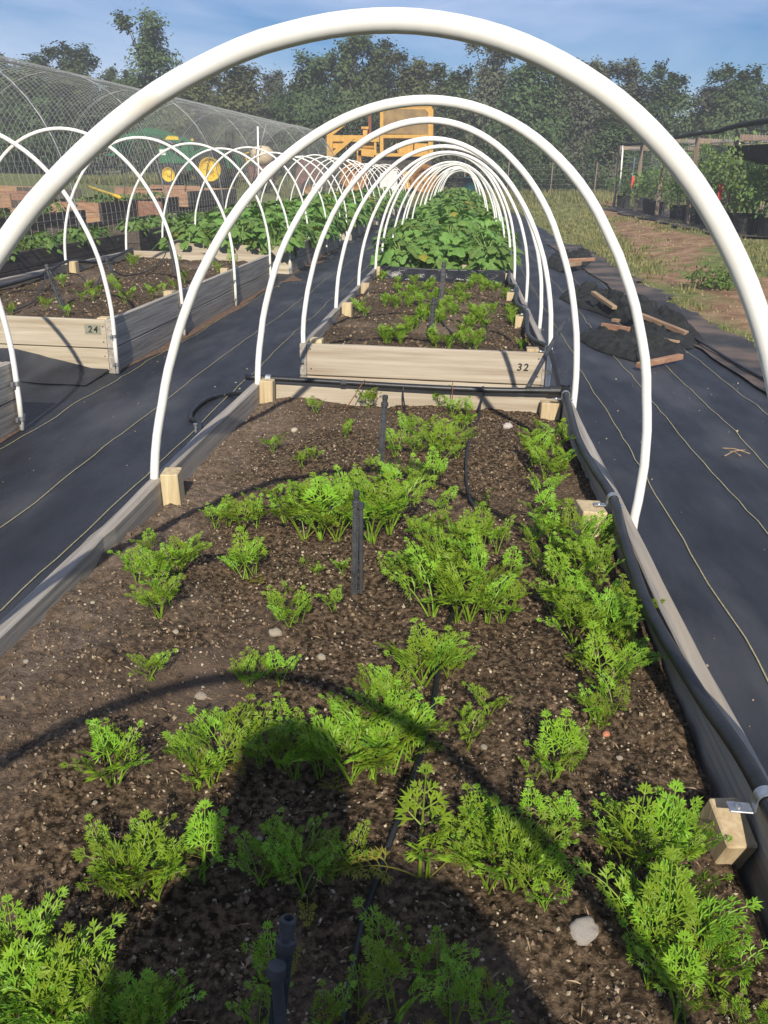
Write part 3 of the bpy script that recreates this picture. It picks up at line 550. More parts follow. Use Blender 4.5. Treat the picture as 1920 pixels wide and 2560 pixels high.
def stake(base, top, label, rad=0.011, second=None, nozzle=True):
    b = Vector(base); t = Vector(top); d = (t - b); L = d.length; d.normalize()
    e = thing('sprinkler_stake', label, 'sprinkler', b, 0, 'black sprinkler stakes'); q = Vector((0, 0, 1)).rotation_difference(d).to_matrix()
    g = MB(); prof = []
    for i in range(12):  # ribbed shaft, a cross in section
        for w in ((rad * 2, rad * 0.7), (rad * 0.7, rad * 2)): pass
    g.box(d * (L * 0.46), (rad * 2.0, rad * 0.66, L * 0.94), q); g.box(d * (L * 0.46), (rad * 0.66, rad * 2.0, L * 0.92), q)
    for i in range(7): g.box(d * (L * (0.12 + 0.11 * i)), (rad * 1.7, rad * 1.7, 0.004), q)
    g.build('shaft', M['poly_dull'], e)
    g = MB().lathe([(0, -0.012), (rad * 1.25, -0.012), (rad * 1.25, 0.0), (rad * 0.85, 0.003), (rad * 0.85, 0.012), (rad * 1.0, 0.014), (rad * 1.0, 0.026), (rad * 0.6, 0.028), (rad * 0.5, 0.02), (0, 0.02)], d * (L - 0.02), 14, 'Z', q)
    g.build('nozzle', M['poly_dull'], e, False)
    if second:
        s = Vector(second) - b
        MB().tube([s * 0.02 + Vector((0.018, -0.004, 0)), s], rad * 0.72, 10).lathe([(0, 0.006), (rad * 1.1, 0.006), (rad * 1.15, -0.006), (rad * 0.7, -0.006)], s, 14, 'Z', q).build('feeder_tube', M['poly_dull'], e, False)
    return e
s1 = place_soil(765, 1282); t1 = aty(770 * SP, 1066 * SP, s1.y - 0.01); stake(s1, t1, 'black sprinkler stake amid the carrots in the middle of the near bed', 0.0078, aty(780 * SP, 1092 * SP, s1.y - 0.02))
s2 = place_soil(822, 1002); t2 = aty(832 * SP, 858 * SP, s2.y + 0.01); stake(s2, t2, 'black sprinkler stake near the far end of the near bed', 0.0105)
s3 = place_soil(585, 2330); t3 = aty(622 * SP, 1996 * SP, s3.y + 0.04); stake(s3, t3, 'black sprinkler stake in the photographer shadow at the bottom edge', 0.0095, aty(597 * SP, 2096 * SP, s3.y + 0.0))
rA = lambda x, y_: (900 + x / 3.456, 620 + y_ / 3.456)
s4 = onz(*rA(608, 760), 0.29); stake(s4, aty(*rA(640, 440), s4.y), 'black stake in the middle of the bed numbered 32', 0.017)
s5 = onz(*rA(700, 480), 0.29); stake(s5, aty(*rA(725, 130), s5.y + 0.05), 'taller black stake near the plastic end of the bed numbered 32', 0.016)
pipe_thing('drip_line', [tuple(aty(*rA(690, 380), 6.6)), tuple(onz(*rA(668, 520), 0.33)), tuple(onz(*rA(690, 610), 0.31)), tuple(onz(*rA(740, 680), 0.30)), tuple(onz(*rA(800, 740), 0.30))], 0.007, M['poly'], 'thin black hose curling beside the stakes in the bed numbered 32', 'hose', 8, 8)
r4 = lambda x, y_: (x / 2.074, 500 + y_ / 2.074)
for (bx, by, tx, ty, lb) in ((335, 575, 240, 340, 'leaning black stake nearest the number 24 board'), (600, 435, 550, 300, 'middle leaning black stake in the left bed numbered 24'), (915, 390, 878, 215, 'leaning black stake at the back of the left bed numbered 24')):
    q = onz(*r4(bx, by), 0.29); stake(q, aty(*r4(tx, ty), q.y + 0.05), lb, 0.017)
pipe_thing('drip_line', [tuple(onz(*r4(x, y_), z)) for x, y_, z in ((60, 580, .31), (180, 520, .31), (230, 420, .36), (250, 385, .38), (400, 385, .31), (480, 455, .31), (520, 400, .34), (555, 350, .40), (640, 390, .32), (760, 370, .32), (840, 310, .34), (865, 260, .40))], 0.006, M['poly'], 'thin black hose strung between the stakes of the left bed numbered 24', 'hose', 8, 8)
pipe_thing('supply_pipe', [(-3.84, 5.4, 0.36), (-3.80, 6.5, 0.33), (-3.82, 7.6, 0.34), (-3.84, 8.2, 0.40), (-3.78, 8.9, 0.34), (-3.83, 9.9, 0.39)], 0.0165, M['poly'], 'sagging black pipe along the left board of the bed numbered 24', 'pipe', 8, 8)
pipe_thing('tied_pipe_end', [tuple(aty(1140 * SP, 838 * SP, 3.78)), tuple(aty(1180 * SP, 765 * SP, 4.2)), tuple(aty(1222 * SP, 690 * SP, 4.62))], 0.012, M['poly_dull'], 'black tube sticking up slantwise by the number 32', 'hose', 6, 8)

# black plastic film hanging at the far end of bed 32
g = MB(); vs = []; nX = 60
for i in range(nX + 1):
    x = -0.80 + 1.26 * i / nX
    dep = 0.11 + 0.035 * fbm(x * 3.3, 2.0) + (0.03 if x < -0.55 else 0)
    for k in range(7):
        t = k / 6; vs.append((x, 8.70 - 0.10 * t - 0.04 * t * fbm(x * 9, t * 2), 0.405 + 0.012 * fbm(x * 8, 4) - dep * t - 0.02 * abs(fbm(x * 6, t))))
g.add(vs, [(j * 7 + i, j * 7 + i + 1, (j + 1) * 7 + i + 1, (j + 1) * 7 + i) for j in range(nX) for i in range(6)])
tag(g.build('plastic_film', M['film'], None, True), 'crumpled black plastic film hanging at the far end of the bed numbered 32', 'plastic sheet')

# ---------------------------------------------------------------- stones and grit
def rock_mesh(seed, sub=2):
    import bmesh
    bm = bmesh.new(); bmesh.ops.create_icosphere(bm, subdivisions=sub, radius=1)
    for v in bm.verts:
        d = v.co.normalized(); k = 1 + 0.35 * noise.noise(d * 1.3 + Vector((seed * 3.1, 0, 0))) + 0.12 * noise.noise(d * 3.5 + Vector((0, seed, 0))); v.co = Vector((d.x * k, d.y * k * 0.85, d.z * k * 0.62))
    me = bpy.data.meshes.new('stone'); bm.to_mesh(me); bm.free(); return me
STN = [('large pale rock with grey top at lower right of the near bed', 1255, 2015, 30, 'white_stone'), ('flat pale stone in bare soil left of the middle stake', 595, 1370, 15, 'stone'), ('round cream stone beside the arched shadow', 695, 1427, 10, 'stone'),
       ('tan stone on the edge of the arched shadow', 435, 1506, 14, 'stone'), ('small brick-red chip right of the middle of the near bed', 1309, 1587, 9, 'red_stone'), ('cream stone near the far left corner of the near bed', 636, 928, 9, 'stone'),
       ('white stone near the far right drip line', 1097, 920, 11, 'white_stone'), ('dark muddy stone at left of the near bed', 188, 1352, 14, 'clod'), ('small orange stone left of the brick-red chip', 1045, 1615, 8, 'stone'), ('white pebble in the left bare soil', 200, 1302, 6, 'stone'),
       ('long pale pebble in the left bare soil', 57, 1430, 7, 'stone'), ('whitish pebble below the nearest left plant', 205, 1735, 6, 'stone'), ('pale stone under the shaded carrots', 560, 1815, 8, 'white_stone'), ('pale pebble by the lone seedling', 380, 1365, 7, 'stone'),
       ('tan pebble at far right of the bare patch', 1338, 1640, 7, 'stone'), ('small tan stone above the brick-red chip', 1305, 1460, 6, 'stone')]
for i, (lb, x, y_, s, m_) in enumerate(STN):
    q = place_soil(x, y_); d = (q - CAMPOS).length; sc = s * SP / FPX * d * 1.0
    me = rock_mesh(i, 3 if s > 20 else 2); me.materials.append(M[m_]); me.polygons.foreach_set('use_smooth', [True] * len(me.polygons))
    tag(link('stone', me, None, (q.x, q.y, near_soil(q.x, q.y) + sc * 0.22), (rng.uniform(-.2, .2), 0, rng.uniform(0, 6)), sc), lb, 'stone', 'stones on the bed soil')
def scatter(parent, n, x0, x1, y0, y1, zf, smin, smax, mt, name, bias=1.5):
    tv = np.array([(1, 0, 0), (-1, 0, 0), (0, 1, 0), (0, -1, 0), (0, 0, 1), (0, 0, -1)], float); tf = [(0, 2, 4), (2, 1, 4), (1, 3, 4), (3, 0, 4), (2, 0, 5), (1, 2, 5), (3, 1, 5), (0, 3, 5)]
    g = MB()
    for i in range(n):
        x = rng.uniform(x0, x1); yy = y0 + (y1 - y0) * rng.random() ** bias; s = smin + (smax - smin) * rng.random() ** 4
        q = Matrix.Rotation(rng.uniform(0, 6.28), 3, Vector((rng.gauss(0, 1), rng.gauss(0, 1), rng.gauss(0, 1) + .01)).normalized())
        c = Vector((x, yy, zf(x, yy) + s * 0.25)); k = Vector((s * rng.uniform(.7, 1.3), s * rng.uniform(.7, 1.3), s * rng.uniform(.5, 1)))
        g.add([c + q @ Vector((a[0] * k.x, a[1] * k.y, a[2] * k.z)) for a in tv], tf)
    return stuff(g.build(name, mt, parent))
scatter(nb, 11000, X0 + .05, X1 - .05, 0.5, Y1 - .05, near_soil, 0.0008, 0.0048, M['grit'], 'grit', 1.4)
scatter(nb, 30000, X0 + .05, X1 - .05, 0.5, Y1 - .05, near_soil, 0.0012, 0.0062, M['clod'], 'soil_clods', 1.4)
scatter(nb, 260, X0 + .05, X1 - .05, 0.5, Y1 - .05, near_soil, 0.006, 0.016, M['soil_near'], 'soil_lumps', 1.2)
scatter(b32, 500, -0.83, 0.48, 4.8, 8.8, soil32, 0.003, 0.014, M['grit'], 'grit', 1)
scatter(b32, 1500, -0.83, 0.48, 4.8, 8.8, soil32, 0.004, 0.018, M['clod'], 'soil_clods', 1)
scatter(b24, 400, -3.82, -2.25, 5.3, 9.9, soil24, 0.004, 0.016, M['grit'], 'grit', 1)
scatter(b24, 1200, -3.82, -2.25, 5.3, 9.9, soil24, 0.005, 0.02, M['clod'], 'soil_clods', 1)
g = MB()   # straw bits and rootlets on the soil
for i in range(520):
    x = rng.uniform(X0 + .05, X1 - .05); yy = 0.6 + 3.1 * rng.random() ** 1.3; a = rng.uniform(0, PI); l = rng.uniform(.004, .016); z = near_soil(x, yy) + .003
    g.add([(x - l * math.cos(a), yy - l * math.sin(a), z), (x + .0012 * math.sin(a), yy - .0012 * math.cos(a), z + .0035), (x + l * math.cos(a), yy + l * math.sin(a), z), (x - .0012 * math.sin(a), yy + .0012 * math.cos(a), z + .0025)], [(0, 1, 2, 3)])
stuff(g.build('straw_bits', M['twig'], nb))
g = scatter(fab, 420, -2.1, 2.1, 1.5, 11, cloth_z, 0.002, 0.009, M['grit'], 'pale_crumbs', 1)

# ---------------------------------------------------------------- carrots
def frond_mesh(seed):
    rg = random.Random(seed); g = MB(); n = 12; pts = [Vector((0, 0, 0))]; a = R(rg.uniform(3, 12)); end = R(rg.uniform(22, 62)); ts = []
    for i in range(n):
        t = i / (n - 1); ang = a + (end - a) * t ** 1.7; d = Vector((0.03 * math.sin(t * 3 + seed), math.sin(ang), math.cos(ang))).normalized(); ts.append(d); pts.append(pts[-1] + d / n)
    ts.append(ts[-1])
    g.tube(pts, [0.016 - 0.011 * (i / n) for i in range(n + 1)], 4, False)
    def at(t):
        f = t * n; i = min(int(f), n - 1); k = f - i; return pts[i].lerp(pts[i + 1], k), ts[i].lerp(ts[i + 1], k).normalized()
    def lobe(o, d, nn, L, w):
        sd = d.cross(nn).normalized(); c = o + d * L * 0.42 + nn * 0.006; g.add([o, c + sd * w, o + d * L - nn * L * 0.10, c - sd * w], [(0, 1, 2, 3)])
    def pinna(o, d, nn, L, depth):
        # leaflet: a flat axis with pointed lobes in pairs, each lobe cleft once, and a three-pointed tip
        sd = d.cross(nn).normalized()
        g.add([o - sd * 0.007, o + sd * 0.007, o + d * L * .75 + sd * .006 - nn * L * .04, o + d * L * .75 - sd * .006 - nn * L * .04], [(0, 1, 2, 3)])
        for k in range(2 if depth else 1):
            t = 0.30 + 0.30 * k; q = o + d * L * t - nn * (L * 0.05 * t); l2 = L * (0.62 - 0.16 * k) * rg.uniform(.85, 1.15)
            for s in (-1, 1):
                dd = (d * rg.uniform(.75, 1.0) + sd * s * rg.uniform(.7, .95) + nn * rg.uniform(-.10, .25)).normalized(); s2 = dd.cross(nn).normalized()
                lobe(q, dd, nn, l2 * 1.08, 0.0175)
                lobe(q + dd * l2 * 0.35, (dd + s2 * s * 0.75 + nn * rg.uniform(-.1, .15)).normalized(), nn, l2 * 0.64, 0.0145)
                if depth and k == 0: lobe(q + dd * l2 * 0.35, (dd - s2 * s * 0.75 + nn * rg.uniform(-.1, .15)).normalized(), nn, l2 * 0.56, 0.0135)
        for e in (-1, 0, 1): lobe(o + d * L * 0.6, (d + sd * e * 0.6).normalized(), nn, L * (0.52 if e == 0 else .44), 0.0165)
    np_ = rg.choice((3, 3, 4)); t0 = rg.uniform(.46, .56)
    for k in range(np_):
        t = t0 + (0.96 - t0) * k / np_; o, d = at(t); nn = Vector((1, 0, 0)).cross(d).normalized()
        if nn.z < 0: nn = -nn
        L = (0.29 - 0.13 * k / np_) * rg.uniform(.85, 1.15)
        for s in (-1, 1):
            dd = (Vector((s, 0, 0)) * rg.uniform(.8, 1) + d * rg.uniform(.45, .8) + nn * rg.uniform(-.05, .40)).normalized(); n2 = (nn - dd * nn.dot(dd)).normalized()
            pinna(o, dd, n2, L, k < 2)
    o, d = at(0.93); nn = Vector((1, 0, 0)).cross(d).normalized()
    if nn.z < 0: nn = -nn
    pinna(o, d, nn, 0.20, True)
    return g.mesh('leaf', M['carrot_leaf' if seed < 14 else 'yellow_leaf'])
FR = [frond_mesh(i) for i in range(14)]; FY = [frond_mesh(14 + i) for i in range(2)]
# young leaves: shorter stalk, upright
def carrot(q, h, label, group, nmul=1.0):
    e = thing('carrot_plant', label, 'carrot plant', q, 0, group)
    n = max(3, int(round((3.0 + 17 * h) * nmul * rng.uniform(.85, 1.2)))); az = rng.uniform(0, 6.28)
    for i in range(n):
        az += 2.4 + rng.uniform(-.5, .5); inner = i / n
        s = h * (0.66 + 0.52 * rng.random()); tilt = R(rng.uniform(0, 15) + 7 * (1 - inner))
        old = rng.random() < .035
        link('leaf', rng.choice(FY) if old else FR[rng.randrange(len(FR))], e, (rng.uniform(-.008, .008), rng.uniform(-.008, .008), -0.004), (-tilt - (R(rng.uniform(30, 55)) if old else 0), rng.uniform(-.15, .15), az), s * (.75 if old else 1))
    return e
CL = {
 'sparse carrot seedling near the crosswise pipe': [(680, 892, 45), (790, 885, 60), (755, 925, 35), (745, 945, 40)],
 'small lone carrot left of the far stake': [(587, 975, 62), (650, 1006, 45), (680, 992, 42)],
 'carrot plant in the cluster right of the far stake': [(855, 987, 72), (882, 945, 60), (907, 967, 75), (937, 977, 65), (950, 1002, 100), (985, 987, 95), (975, 902, 62), (945, 880, 55), (1000, 932, 66), (925, 930, 55), (965, 955, 60), (890, 985, 55), (1010, 900, 45)],
 'carrot plant in the thin row left of the dense middle cluster': [(465, 1140, 60), (490, 1135, 65), (520, 1150, 82), (556, 1140, 72)],
 'carrot plant in the dense cluster behind the middle stake': [(615, 1130, 90), (655, 1165, 130), (690, 1163, 135), (640, 1100, 80), (725, 1167, 120), (765, 1110, 110), (800, 1172, 150), (840, 1152, 140), (872, 1085, 95), (830, 1062, 75), (905, 1062, 85), (940, 1052, 85), (930, 1172, 85), (900, 1162, 85), (700, 1085, 70), (780, 1060, 60), (740, 1130, 110), (820, 1120, 110), (590, 1090, 60), (680, 1120, 100), (860, 1120, 90), (805, 1020, 45), (960, 1110, 70)],
 'bushy carrot plant at left beside the grey board': [(320, 1200, 75), (345, 1330, 110), (300, 1265, 90), (380, 1245, 115), (408, 1195, 70), (345, 1275, 100), (365, 1305, 95), (330, 1245, 80), (400, 1230, 75)],
 'carrot plant of the small clump left of the middle stake': [(530, 1250, 98), (552, 1240, 82), (510, 1232, 75)],
 'tiny carrot seedling just left of the middle stake': [(655, 1222, 28), (682, 1242, 45), (735, 1242, 58)],
 'carrot plant of the low clump in front of the left pebbles': [(608, 1340, 72), (630, 1356, 92), (645, 1342, 72), (625, 1275, 25)],
 'small carrot right in front of the middle stake': [(722, 1320, 58)],
 'slender carrot seedling right of the middle stake': [(845, 1256, 58), (872, 1252, 84)],
 'carrot plant in the big clump in the middle of the near bed': [(960, 1290, 130), (990, 1347, 150), (930, 1330, 140), (1012, 1342, 140), (1040, 1292, 120), (1060, 1342, 115), (1088, 1347, 95), (950, 1222, 110), (1000, 1202, 110), (1040, 1182, 100), (1072, 1192, 90), (1035, 1102, 52), (970, 1250, 120), (1020, 1250, 120), (910, 1260, 100), (1090, 1270, 90), (985, 1170, 70), (1110, 1310, 70)],
 'carrot plant at the far end of the row along the right board': [(1150, 1002, 90), (1175, 1032, 92), (1200, 1042, 82), (1172, 1082, 74), (1150, 962, 55), (1200, 982, 72), (1217, 1012, 62), (1165, 930, 35), (1190, 950, 50)],
 'carrot plant in the middle of the row along the right board': [(1160, 1132, 90), (1190, 1182, 100), (1230, 1192, 100), (1260, 1202, 100), (1292, 1182, 92), (1272, 1132, 72), (1212, 1122, 74), (1150, 1182, 72), (1180, 1242, 92), (1222, 1292, 112), (1260, 1302, 110), (1292, 1262, 90), (1200, 1332, 112), (1240, 1240, 100), (1205, 1215, 90), (1275, 1225, 80)],
 'carrot plant at the near end of the row along the right board': [(1240, 1392, 122), (1290, 1402, 130), (1330, 1392, 120), (1362, 1372, 92), (1260, 1452, 104), (1300, 1502, 130), (1340, 1462, 102), (1280, 1562, 92), (1320, 1542, 100), (1300, 1580, 62), (1230, 1330, 100), (1270, 1370, 110), (1330, 1330, 90), (1220, 1350, 100), (1310, 1350, 90), (1345, 1420, 90)],
 'carrot plant of the upright clump beside the drip line': [(915, 1480, 150), (932, 1452, 120), (900, 1462, 92), (972, 1462, 92), (985, 1442, 62)],
 'lone carrot seedling in the bare left soil': [(325, 1466, 76)],
 'carrot seedling on the upper edge of the arched shadow': [(520, 1472, 62), (537, 1482, 74), (602, 1478, 76), (577, 1467, 62)],
 'carrot plant behind the shadow of the head': [(800, 1500, 70), (850, 1520, 85), (825, 1540, 90), (870, 1545, 85)],
 'carrot plant of the small bright clump at lower left': [(245, 1692, 135), (225, 1652, 92), (267, 1642, 86)],
 'carrot plant left of the shadow of the head': [(430, 1702, 124), (460, 1692, 150), (402, 1642, 84), (482, 1642, 150), (512, 1602, 100), (440, 1600, 70)],
 'carrot plant in the cluster crossed by the shadow of the head': [(560, 1662, 130), (600, 1652, 120), (640, 1682, 150), (690, 1682, 150), (722, 1662, 124), (762, 1692, 150), (800, 1682, 170), (840, 1672, 180), (880, 1642, 144), (912, 1622, 112), (840, 1592, 134), (780, 1620, 120), (660, 1610, 100), (610, 1590, 80), (740, 1600, 100)],
 'thin carrot seedling right of the drip line': [(1005, 1612, 84), (1060, 1542, 74), (1000, 1572, 54)],
 'carrot plant of the small clump above the brown bare patch': [(1150, 1682, 66), (1200, 1684, 134), (1222, 1642, 84), (1262, 1642, 54)],
 'bright carrot plant at left between two shadow patches': [(270, 1932, 124), (302, 1947, 144), (337, 1937, 164), (250, 1872, 104), (430, 1902, 134), (442, 1852, 92), (310, 1870, 110)],
 'dim carrot plant inside the shadow of the body': [(560, 1922, 124), (612, 1902, 114), (662, 1932, 150), (702, 1912, 134), (762, 1882, 104), (640, 1850, 110), (580, 1860, 90), (850, 2102, 120), (600, 2142, 110), (560, 2232, 92), (780, 2182, 104), (850, 2202, 134), (932, 2122, 114), (1052, 2202, 114), (980, 2240, 110), (700, 2230, 100)],
 'tall single carrot plant standing in the shadow edge': [(920, 1892, 204)],
 'carrot plant in the broad clump right of the shadow': [(1010, 1882, 134), (1060, 1922, 170), (1102, 1922, 154), (1150, 1872, 124), (1182, 1962, 104), (1132, 1822, 104), (1060, 1802, 104), (1222, 1832, 104), (1200, 1792, 84), (1090, 1860, 130), (1030, 1840, 110), (1160, 1920, 110)],
 'carrot plant in the clump left of the wooden block': [(1310, 1852, 124), (1352, 1892, 154), (1402, 1902, 164), (1442, 1882, 144), (1482, 1852, 104), (1502, 1792, 64), (1330, 1790, 90), (1375, 1830, 110), (1440, 1820, 90)],
 'carrot plant in the lower right clump by the pale rock': [(1382, 2052, 164), (1432, 2092, 184), (1472, 2062, 154), (1412, 2132, 154), (1502, 2122, 154), (1542, 2062, 104), (1552, 2152, 124), (1400, 1990, 120), (1450, 1990, 130), (1350, 1980, 90), (1600, 2225, 70), (1640, 2218, 64), (1470, 2200, 130)],
 'carrot plant in the bright lower left corner': [(30, 2092, 114), (62, 2102, 124), (100, 2192, 154), (152, 2212, 144), (202, 2232, 150), (262, 2242, 124), (302, 2222, 94), (352, 2242, 114), (32, 2232, 150), (90, 2270, 150), (170, 2290, 150), (10, 2160, 120), (240, 2290, 130), (320, 2300, 120)],
}
def single_out(objs):
    # the plants at the rim of a clump get labels of their own
    if len(objs) < 2: return
    px = [((o.location - CAMPOS).dot(RT) / (o.location - CAMPOS).dot(FWD), -(o.location - CAMPOS).dot(UP) / (o.location - CAMPOS).dot(FWD)) for o in objs]; used = set()
    for nm, key in (('leftmost', lambda i: px[i][0]), ('rightmost', lambda i: -px[i][0]), ('nearest', lambda i: -px[i][1]), ('farthest', lambda i: px[i][1]), ('second leftmost', lambda i: px[i][0]), ('second rightmost', lambda i: -px[i][0]), ('second nearest', lambda i: -px[i][1]), ('second farthest', lambda i: px[i][1]), ('third leftmost', lambda i: px[i][0]), ('third rightmost', lambda i: -px[i][0]), ('third nearest', lambda i: -px[i][1]), ('third farthest', lambda i: px[i][1])):
        c = [i for i in range(len(objs)) if i not in used]
        if not c: return
        if len(c) == 1 and len(objs) == 3: i = c[0]; nm = 'middle one'
        else:
            rk = 2 if 'third' in nm else 1 if 'second' in nm else 0; od = sorted(range(len(objs)), key=key)
            if rk >= len(od) or od[rk] in used: continue
            i = od[rk]
        objs[i]['label'] += ', ' + nm; used.add(i)
for lb, lst in CL.items():
    made = []
    for (x, y_, hp) in lst:
        x += rng.uniform(-4, 4); q = place_soil(x, y_); d = (q - CAMPOS).dot(FWD)
        h = hp * SP / FPX * d / max(0.55, math.cos(math.atan2(H - q.z, q.y)))
        made.append(carrot(q, min(h * (0.84 if q.y > 1.3 else 0.75), 0.24), lb, 'carrot plants of the near bed'))
    single_out(made)
C32 = [(200, 750), (250, 790), (225, 770), (380, 740), (650, 840), (900, 770), (960, 720), (1000, 800), (1050, 690), (950, 835), (890, 820), (1430, 800), (1400, 740), (1480, 790), (1330, 650), (1300, 600), (1290, 530), (1240, 420), (1200, 340), (1250, 380), (1180, 290), (1080, 350), (960, 330), (900, 360), (1010, 290), (830, 410), (780, 470), (880, 460), (930, 430), (740, 510), (820, 550), (300, 490), (250, 475), (420, 500), (500, 560), (380, 430), (480, 410), (560, 345), (620, 335), (330, 355), (180, 295), (320, 285), (450, 305), (540, 610), (420, 645), (480, 690), (600, 460), (1000, 595), (1050, 625), (960, 570), (1150, 565), (40, 570), (1430, 850), (1215, 260), (700, 390), (660, 645), (720, 575), (520, 490), (600, 530), (700, 640), (850, 360), (1060, 300), (1130, 330), (770, 850), (620, 780), (350, 800)]
c32 = []
for (x, y_) in C32 + [(a + rng.uniform(-45, 45), b + rng.uniform(-28, 28)) for a, b in C32]:
    q = onz(*rA(x + rng.uniform(-8, 8), y_ + 12), 0.29)
    if -0.83 < q.x < 0.44 and 4.8 < q.y < 8.6: c32.append(carrot((q.x, q.y, soil32(q.x, q.y)), rng.uniform(.07, .115), 'small feathery carrot ' + ('just behind the number 32 board' if q.y < 5.6 else 'in the middle of the bed numbered 32' if q.y < 7.0 else 'before the black plastic film') + (', left side' if q.x < -.38 else ', right side' if q.x > .12 else ', centre'), 'carrot plants of the bed numbered 32', 1.9))
for (x, y_) in [(480, 510), (430, 520), (510, 490), (220, 540), (240, 570), (620, 490), (680, 505), (650, 530), (790, 510), (900, 455), (960, 425), (700, 325), (930, 315), (1080, 325), (1190, 318), (1130, 375), (350, 595), (60, 590), (330, 445), (460, 470), (600, 460), (690, 350), (1220, 330), (840, 480)]:
    q = onz(*r4(x, y_ + 6), 0.29)
    if -3.8 < q.x < -2.26 and 5.3 < q.y < 9.9: carrot((q.x, q.y, soil24(q.x, q.y)), rng.uniform(.08, .15), 'low carrot plant in the left bed numbered 24', 'carrot plants of the bed numbered 24')

# ---------------------------------------------------------------- broad-leaved plants
def broad_leaf_mesh(seed, mt, lob=5):
    rg = random.Random(seed); n = 15; ring = []
    for i in range(n):
        a = -PI * 0.86 + 2 * PI * 0.86 * i / (n - 1); k = 0.80 + 0.20 * math.cos(lob * a) + rg.uniform(-.05, .05); k *= 1 - 0.12 * abs(a) / PI
        x = math.sin(a) * k * 0.55; yv = 0.42 + math.cos(a) * k * 0.55; ring.append((x, yv, -0.16 * abs(x) ** 1.2 - 0.22 * max(0, yv - .3) ** 2 + rg.uniform(-.035, .035)))
    vs = [(0, 0.36, 0.03)] + [(0, 0, 0)] + ring; fs = [(0, 2 + i, 3 + i) for i in range(n - 1)] + [(0, 1, 2), (0, 2 + n - 1, 1)]
    g = MB(); g.add(vs, fs); g.tube([(0, 0, 0), (0, -0.25, -0.18), (0, -0.45, -0.5)], 0.016, 3, False); return g.mesh('leaf', mt, False)
BL = [broad_leaf_mesh(i, M['broad_leaf'], 5 if i % 2 else 3) for i in range(7)]; YL = [broad_leaf_mesh(40 + i, M['yellow_leaf']) for i in range(2)]
def leaf_pose(rg, rad, hgt):
    a = rg.uniform(0, 2 * PI); u = rg.random() ** 0.6; el = rg.uniform(0.05, 1.0); rr = rad * math.sqrt(max(0, 1 - (el * 0.75) ** 2)) * (0.55 + 0.45 * u)
    loc = Vector((rr * math.cos(a), rr * math.sin(a), hgt * (0.15 + 0.85 * el) * (0.75 + .25 * u)))
    return loc, (R(rg.uniform(-55, 5) - 25 * (1 - el)), R(rg.uniform(-18, 18)), a - PI / 2 + rg.uniform(-.5, .5))
def plant_parts(x, yy, z, rad, hgt, n, label, group, leafs=0.17, yl=0.04):
    e = thing('broad_leaved_plant', label, 'plant', (x, yy, z), 0, group)
    g = MB()
    for k in range(5): a = k * 1.26 + rng.random(); g.tube([(0, 0, 0), (0.25 * rad * math.cos(a), .25 * rad * math.sin(a), hgt * .45), (0.55 * rad * math.cos(a), .55 * rad * math.sin(a), hgt * .75)], [0.012, 0.009, 0.005], 5, False)
    g.build('stem', M['stem'], e)
    for i in range(n):
        l, ro = leaf_pose(rng, rad, hgt); link('leaf', rng.choice(YL) if rng.random() < yl and l.z < hgt * .6 else BL[rng.randrange(7)], e, l, ro, leafs * rng.uniform(.7, 1.3))
    return e
def plant_joined(seed, rad, hgt, n, leafs, mats, lob=3):
    rg = random.Random(seed); g = MB()
    for i in range(n):
        l, ro = leaf_pose(rg, rad, hgt); q = Matrix.Translation(l) @ Matrix.Rotation(ro[2], 4, 'Z') @ Matrix.Rotation(ro[1], 4, 'Y') @ Matrix.Rotation(ro[0], 4, 'X')
        s = leafs * rg.uniform(.7, 1.35); pts = [(0, 0, 0), (.42, .28, -.06), (.30, .62, -.08), (0, 1, -.22), (-.30, .62, -.08), (-.42, .28, -.06), (0, .4, .04)]
        g.m = 0 if rg.random() > .05 else 1
        g.add([q @ Vector((a * s, b * s, c * s)) for a, b, c in pts], [(6, i2, (i2 + 1) % 6) for i2 in range(6)])
    g.m = 0; return g.mesh('foliage', mats)
PJ = [plant_joined(i, 0.40, 0.46, 105, 0.135, [M['broad_leaf'], M['yellow_leaf']]) for i in range(4)]
STM = MB()
for k in range(5): STM.tube([(0, 0, 0), (.1 * math.cos(k * 1.3), .1 * math.sin(k * 1.3), .2), (.2 * math.cos(k * 1.3), .2 * math.sin(k * 1.3), .33)], .01, 4, False)
STM = STM.mesh('stem', M['stem'])
def fill_bed(x0, x1, a, b, z, near, lab, grp, hg=1.0):
    nx_ = 3; ny_ = int((b - a) / 0.62)
    for j in range(ny_):
        for i in range(nx_):
            x = x0 + 0.22 + (x1 - x0 - 0.44) * i / (nx_ - 1) + rng.uniform(-.06, .06); yy = a + 0.2 + (b - a - 0.4) * j / (ny_ - 1) + rng.uniform(-.1, .1); hh = rng.uniform(.85, 1.15) * hg * (1.12 if i == 1 else 0.92)
            if near and j < 3: plant_parts(x, yy, z, 0.40, 0.44 * hh, 54 if j == 0 else 44, lab[0], grp, 0.14, 0.07 if j == 0 else .03)
            else:
                e = thing('broad_leaved_plant', lab[1] if near else lab[0], 'plant', (x, yy, z), rng.uniform(0, 6), grp)
                link('foliage', PJ[rng.randrange(4)], e, (0, 0, 0), (0, 0, 0), (1, 1, hh)); link('stem', STM, e)
for i, (a, b) in enumerate(BEDS_R): fill_bed(-0.86, 0.54, a, b, 0.29, i == 0, [['broad-leaved plant just past the black plastic film, front rows', 'broad-leaved plant past the black plastic film, back rows of that bed'], ['broad-leaved plant in the second planted bed of the right-hand row'], ['broad-leaved plant in the third planted bed of the right-hand row'], ['broad-leaved plant in the fourth planted bed of the right-hand row'], ['broad-leaved plant in the last bed before the blue barrel']][i], 'broad-leaved plants of the right-hand row', [1.0, 1.05, 1.1, 1.15, 1.1][i])
